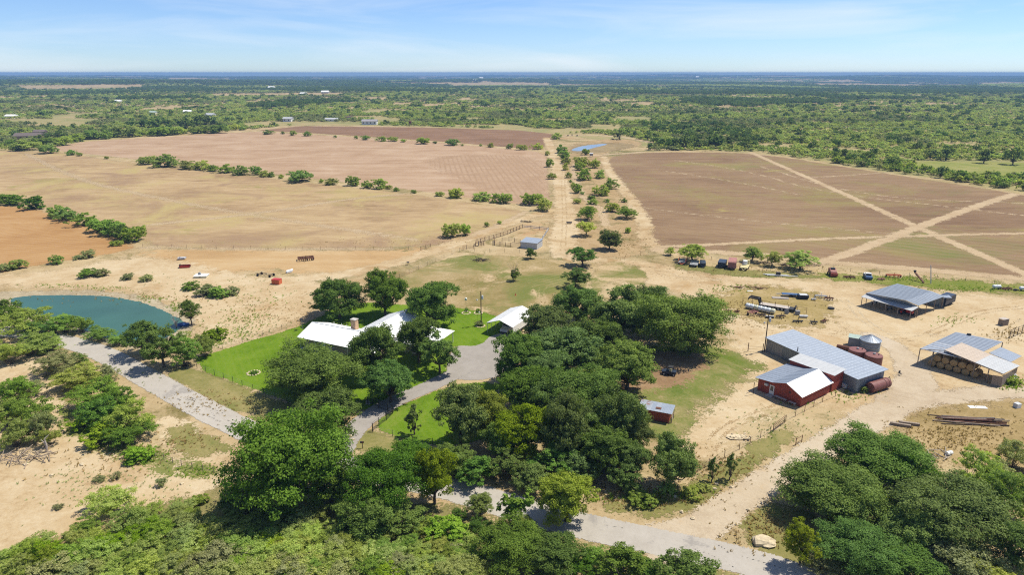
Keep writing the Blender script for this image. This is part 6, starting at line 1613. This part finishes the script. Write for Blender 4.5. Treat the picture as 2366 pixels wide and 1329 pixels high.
t = thing('white_sheet', 'white panel lying on the island grass', 'panel', G(1733, 673), R(-8)); box(t, 'panel', 'white', -.8, -.3, .05, .8, .3, .12); box(t, 'block', 'wood', -.3, -.2, 0, .3, .2, .049)
t = thing('lumber_stack', 'pale lumber stack behind the gooseneck deck', 'lumber', G(1803, 690), R(-12))
for i in range(5): box(t, 'board', 'plank', -2.2, -.7 + i * .3, .1, 2.2, -.48 + i * .3, .25)
part(t, 'bearer', 'wood', lambda m: [m.box(x, -.7, 0, x + .15, .75, .099) for x in (-1.6, 1.4)])
# dark buggy under the oak
t = thing('utility_vehicle', 'dark off road buggy parked in the oak shade', 'buggy', G(1546, 866), R(160))
part(t, 'body', 'navy', lambda m: m.prism([(-1.4, -.65, .45), (1.4, -.65, .45), (1.5, -.65, .85), (.5, -.65, .95), (-1.4, -.65, .95)], (0, 1.3, 0)))
part(t, 'roll_cage', 'dark', lambda m: [m.path([(.5, y, .95), (.2, y, 1.8), (-.7, y, 1.8), (-.8, y, .95)], .04, .04) for y in (-.6, .6)]); box(t, 'roof', 'dark', -.75, -.65, 1.82, .25, .65, 1.87)
box(t, 'seat', 'yellow', -.5, -.5, .953, 0, .5, 1.15)
for x in (-1.0, 1.0):
    for y in (-.85, .6):
        w = part(t, 'wheel', 'rubber', lambda m: m.lathe([(.2, 0), (.36, .04), (.36, .22), (.2, .26)], (x, y, .36), 14, 'y')); part(w, 'rim', 'lgrey', lambda m: m.lathe([(.05, -.02), (.17, -.01), (.17, .27), (.05, .28)], (x, y, .36), 10, 'y'))
# pasture junk
t = thing('dumped_boat', 'small white fibreglass hull lying on the orange soil', 'boat', G(420, 600), R(20)); part(t, 'hull', 'lgrey', lambda m: m.prism([(-1.2, -.6, .3), (.9, -.6, .3), (1.5, 0, .4), (.9, .6, .3), (-1.2, .6, .3)], (0, 0, .5))); box(t, 'seat', 'grey', -.7, -.5, .803, -.3, .5, .95); box(t, 'keel', 'dark', -1.0, -.15, 0, .9, .15, .299)
t = thing('bed_frame', 'red and black truck bed shell on the pale flat', 'truck bed', G(428, 618), R(12)); part(t, 'side', 'redpaint', lambda m: [m.prism([(-1.5, y, .1), (1.5, y, .1), (1.5, y, .75), (-1.5, y, .75)], (0, .1, 0)) for y in (-.9, .8)]); box(t, 'headboard', 'dark', -1.6, -.9, .1, -1.503, .9, 1.1); box(t, 'floor', 'dark', -1.5, -.79, .05, 1.5, .79, .15)
t = thing('pontoon_raft', 'white raft with a dark frame on top beside the pond flat', 'raft', G(466, 640), R(5))
box(t, 'deck', 'white', -2.0, -1.4, .55, 2.0, 1.4, .68)
for x in (-1.9, .1): box(t, 'float', 'polyy', x, -1.3, 0, x + 1.7, 1.3, .549)
part(t, 'winch', 'grey', lambda m: [m.lathe([(.4, -.3), (.4, .3)], (-.6, .2, 1.05), 12, 'y'), m.box(-1.1, -.2, .682, -.1, .6, .78)])
implement('big dark red disc harrow on the orange soil', (707, 601), R(20), 'rust', 5.0, 2.8, 16, True, .9, 'disc_harrow', 2.4)
t = thing('wagon_chassis', 'dark wagon running gear near the red box', 'wagon', G(614, 638), R(-18)); part(t, 'frame', 'wooddark', lambda m: [m.tube((-2.6, y, .7), (2.6, y, .7), .08) for y in (-.6, .6)] + [m.tube((x, -.9, .6), (x, .9, .6), .08) for x in (-2.2, 0, 2.2)] + [m.tube((-2.6, 0, .7), (-4.0, .2, .5), .06)])
for x in (-2.2, 2.2):
    for y in (-1.1, .9): part(t, 'wheel', 'rubber', lambda m: m.lathe([(.3, 0), (.42, .04), (.42, .2), (.3, .24)], (x, y, .42), 12, 'y'))
t = thing('white_tub', 'white tilted tub behind the red box', 'tub', G(669, 630), R(30)); part(t, 'shell', 'white', lambda m: m.prism([(-1.0, -.5, .1), (.8, -.5, .3), (1.1, -.4, .9), (-.9, -.4, .6)], (0, .9, .1))); box(t, 'block', 'dark', -.9, -.4, 0, -.4, .4, .2)
t = thing('red_box', 'bright red metal bin standing on the pale flat', 'bin', G(640, 656), R(-10)); box(t, 'body', 'orange', -1.2, -.9, .08, 1.2, .9, 1.45); box(t, 'lid', 'redpaint', -1.25, -.95, 1.453, 1.25, .95, 1.53); box(t, 'runner', 'dark', -1.1, -.8, 0, 1.1, .8, .079)
t = thing('black_stand', 'small black feeder stand on the sand by the yard fence', 'feeder', G(943, 613)); part(t, 'legs', 'dark', lambda m: [m.tube((0, 0, .9), (.4 * math.cos(a), .4 * math.sin(a), 0), .03) for a in (0, 2.1, 4.2)]); part(t, 'pan', 'dark', lambda m: m.lathe([(.3, .9), (.5, 1.1)], n=12))
t = thing('stock_feeder', 'dark feed trough on the dirt lane above the cattle pen', 'trough', G(1315, 517), R(-5)); part(t, 'tub', 'dark', lambda m: m.prism([(-1.0, -.4, .3), (1.0, -.4, .3), (1.2, -.5, .8), (-1.2, -.5, .8)], (0, .9, 0))); part(t, 'legs', 'dark', lambda m: [m.tube((x, y, 0), (x, y, .3), .05) for x in (-.8, .8) for y in (-.3, .3)])
t = thing('deer_blind', 'small white roofed stand among the mesquites by the far pond', 'stand', G(1366, 362)); box(t, 'cabin', 'greywall', -1.1, -1.0, .9, 1.1, 1.0, 2.6); box(t, 'roof', 'white', -1.4, -1.3, 2.61, 1.4, 1.3, 2.72); part(t, 'legs', 'wood', lambda m: [m.tube((x, y, 0), (x, y, .9), .07) for x in (-1, 1) for y in (-.9, .9)])
# scrap timber bottom right
t = thing('pipe_pile', 'long rusty pipes and poles heaped beside the gravel road', 'pipe pile', G(2240, 975), R(-8))
rg = random.Random(12)
for i in range(18):
    y = rg.uniform(-1.4, 1.4); z = rg.uniform(.12, .8) * (1 - abs(y) / 2); a = rg.uniform(-.12, .12); l = rg.uniform(3.5, 6.2); cx = rg.uniform(-1.2, 1.2)
    tube(t, 'pipe', rg.choice(['rust', 'wooddark', 'wood', 'rust', 'dark']), (cx - l, y - a * l, z), (cx + l, y + a * l, z + .1), rg.uniform(.08, .14))
for i, (x, y, a, lab) in enumerate(((2080, 985, -22, 'grey beam lying nearest the gravel road'), (2100, 982, -18, 'grey beam lying just behind the nearest one'))):
    t = thing('timber_beam', lab, 'beam', G(x, y), R(a)); box(t, 'beam', 'wood', -1.6, -.25, .02, 1.6, .25, .5); box(t, 'end_plate', 'dark', 1.603, -.26, .03, 1.65, .26, .51)
t = thing('white_tank', 'white drum lying behind the right woodland', 'drum', G(2192, 1052), R(20)); part(t, 'shell', 'white', lambda m: m.lathe([(.2, -.6), (.35, -.55), (.35, .55), (.2, .6)], (0, 0, .36), 14, 'x')); part(t, 'rim', 'grey', lambda m: m.lathe([(.352, -.05), (.37, -.05), (.37, .05), (.352, .05)], (0, 0, .36), 14, 'x'))
t = thing('white_appliance', 'white scrap appliance at the right edge by the gravel road', 'appliance', G(2349, 942), R(15)); box(t, 'body', 'lgrey', -.5, -.4, 0, .5, .4, .9); box(t, 'door', 'white', -.48, -.45, .05, .48, -.403, .85)
t = thing('white_boards', 'white boards lying on the grass above the pipe heap', 'boards', G(2262, 945), R(-5))
for i in range(3): box(t, 'board', 'white', -1.6, i * .35, .02, 1.6, i * .35 + .28, .1)
t = thing('metal_chair', 'dark metal chair at the road fork beside the fuel tank', 'chair', G(2079, 868), R(20)); box(t, 'seat', 'dark', -.25, -.25, .45, .25, .25, .5); part(t, 'back', 'dark', lambda m: m.box(-.25, .2, .5, .25, .25, 1.0))
for x in (-.22, .22):
    for y in (-.22, .22): tube(t, 'leg', 'dark', (x, y, 0), (x, y, .45), .02)

# ------------------------------------------------------------ cattle
def cow_mesh():
    bm = bpy.data.meshes.new('cow_skin')
    Vc = [(0, 0, 1.05), (.5, 0, 1.08), (-.55, 0, 1.08), (.85, 0, 1.2), (1.15, 0, 1.15), (1.4, 0, .98), (.5, .2, .75), (.5, .22, .4), (.52, .22, .03), (.5, -.2, .75), (.5, -.22, .4), (.56, -.22, .03), (-.55, .2, .8), (-.65, .22, .45), (-.58, .22, .03), (-.55, -.2, .8), (-.65, -.22, .45), (-.62, -.22, .03), (-.82, 0, 1.05), (-.88, 0, .6)]
    Ec = [(0, 1), (0, 2), (1, 3), (3, 4), (4, 5), (1, 6), (6, 7), (7, 8), (1, 9), (9, 10), (10, 11), (2, 12), (12, 13), (13, 14), (2, 15), (15, 16), (16, 17), (2, 18), (18, 19)]
    Rc = [.38, .34, .34, .22, .17, .11, .14, .08, .07, .14, .08, .07, .16, .09, .07, .16, .09, .07, .06, .03]
    bm.from_pydata(Vc, Ec, [])
    o = bpy.data.objects.new('cow_skin', bm); COL.objects.link(o)
    md = o.modifiers.new('skin', 'SKIN')
    for v, r_ in zip(bm.skin_vertices[0].data, Rc): v.radius = (r_, r_)
    bm.skin_vertices[0].data[0].use_root = True
    o.modifiers.new('sub', 'SUBSURF').levels = 1
    dg = bpy.context.evaluated_depsgraph_get()
    me = bpy.data.meshes.new_from_object(o.evaluated_get(dg))
    bpy.data.objects.remove(o)
    me.materials.clear(); me.materials.append(M['cow'])
    me.name = 'cow'
    return me
CM = cow_mesh()
for i, (x, y, a, lab) in enumerate(((1312, 315, 10, 'black cow, left one of three grazing behind the far pond'), (1322, 313.5, 200, 'black cow, middle one of three grazing behind the far pond'), (1333, 315, 30, 'black cow, right one of three grazing behind the far pond'),
      (1413, 323, 5, 'black cow at the left of the herd under the dark oak'), (1418, 324, 170, 'black cow, second from the left under the dark oak'), (1425, 324.5, 60, 'black cow, third from the left under the dark oak'), (1432, 324, 190, 'black cow at the right of the herd under the dark oak'))):
    o = link('cow', CM); o.location = G(x, y); o.rotation_euler.z = R(a); tag(o, lab, 'cow', 'cattle by the far pond')

# ------------------------------------------------------------ far houses
def far_house(px, wpx, d, h, rz, wall, roof, label, name='far_house'):
    p = G(*px); w = wpx * mpp(p)
    t = thing(name, label, 'house', p, rz)
    box(t, 'wall', wall, -w / 2, 0, 0, w / 2, d, h)
    part(t, 'roof', roof, lambda m: m.prism([(-w / 2 - .5, -.6, h), (-w / 2 - .5, d + .6, h), (-w / 2 - .5, d / 2, h + d * .22)], (w + 1, 0, 0)))
    n = max(2, int(w / 4))
    for i in range(n):
        x = -w / 2 + (i + .3) * w / n
        box(t, 'window', 'glass', x, -.06, h * .35, x + 1.2, -.003, h * .75)
    return t
far_house((853, 288), 34, 9, 4.2, 0, 'white_wall', 'greyroof', 'grey roofed white house behind the brown strip field')
far_house((663, 281), 20, 8, 4.0, R(-8), 'white_wall', 'pale', 'boxy white building left of the far mobile homes')
far_house((765, 280), 28, 6, 2.8, 0, 'white_wall', 'lgrey', 'long white mobile home beyond the fields')
far_house((806, 276), 18, 6, 2.8, R(5), 'white_wall', 'wooddark', 'small dark roofed white home near the grey roofed house')
far_house((62, 322), 54, 12, 3.2, R(12), 'brick', 'brownroof', 'brown roofed brick house among trees at the far left')
far_house((90, 314), 22, 9, 4.0, R(12), 'brick', 'brownroof', 'raised rear roof of the brown house at the far left')
far_house((22, 273), 22, 9, 3, 0, 'white_wall', 'white', 'white roofed house at the left edge of the far brush')
far_house((432, 262), 16, 9, 3.2, R(10), 'white_wall', 'white', 'white roofed building in the brush above the dark oaks')
far_house((482, 271), 18, 10, 3.6, R(-10), 'white_wall', 'pale', 'white shed between dark oaks beyond the left fields')
far_house((350, 264), 14, 9, 3, 0, 'white_wall', 'greenroof', 'pale green roofed building in the far left brush')
far_house((270, 238), 12, 12, 4, 0, 'white_wall', 'white', 'tiny white building near the dark woods at left')
far_house((750, 217), 16, 18, 6, 0, 'greywall', 'white', 'dark walled barn with a white roof near the far woods')
far_house((700, 220), 14, 14, 5, 0, 'white_wall', 'white', 'white barn left of the dark walled far barn')
far_house((625, 206), 14, 24, 6, 0, 'white_wall', 'white', 'long white roof in front of the far left woods')
far_house((1098, 188), 10, 30, 9, 0, 'white_wall', 'white', 'white roof on the far rise, lower one at the centre')
far_house((1112, 183), 8, 40, 12, 0, 'white_wall', 'white', 'white roof on the far rise, higher one at the centre')
far_house((1612, 180), 7, 40, 12, 0, 'white_wall', 'white', 'single white roof on the wooded far ridge')
t = thing('storage_silo', 'small rusty tank tower beside the brown strip field', 'silo', G(948, 291)); part(t, 'tank', 'rust', lambda m: m.lathe([(1.5, 3.0), (1.6, 3.2), (1.6, 5.6), (.3, 6.3)], n=14)); part(t, 'legs', 'rust', lambda m: [m.tube((x, y, 0), (x, y, 3.1), .15) for x in (-1, 1) for y in (-1, 1)])
# power line over the brush on the right
ppx = [(1905, 312), (2080, 316), (2240, 321), (2420, 327)]
t = thing('power_line', 'pale power line strung across the brush behind the right field', 'power line', G(*ppx[0]))
tops = []
for q in ppx:
    p = G(*q) - t.location
    tube(t, 'pole', 'wood', (p.x, p.y, 0), (p.x, p.y, 9.5), .16, .11, 6)
    tops.append(Vector((p.x, p.y, 9.4)))
for a, b in zip(tops[:-1], tops[1:]):
    part(t, 'wire', 'lgrey', lambda m: m.path([a.lerp(b, k / 8) - Vector((0, 0, 1.6 * (1 - (2 * k / 8 - 1) ** 2))) for k in range(9)], .10, .10, 4))

# ------------------------------------------------------------ haze: one closed box of even, pale air
m, nt, out = mat_base('haze air')
pv = _n(nt, 'ShaderNodeVolumePrincipled')
pv.inputs['Color'].default_value = (.27, .48, .80, 1)
pv.inputs['Density'].default_value = .00013
pv.inputs['Anisotropy'].default_value = .0
nt.links.new(pv.outputs[0], out.inputs['Volume'])
hz = MB().box(-16500, -16500, -60, 16500, 16500, 66).build('haze', m)
tag(hz, 'thin blue haze over the whole country', None, None, 'stuff')
hz.display_type = 'BOUNDS'
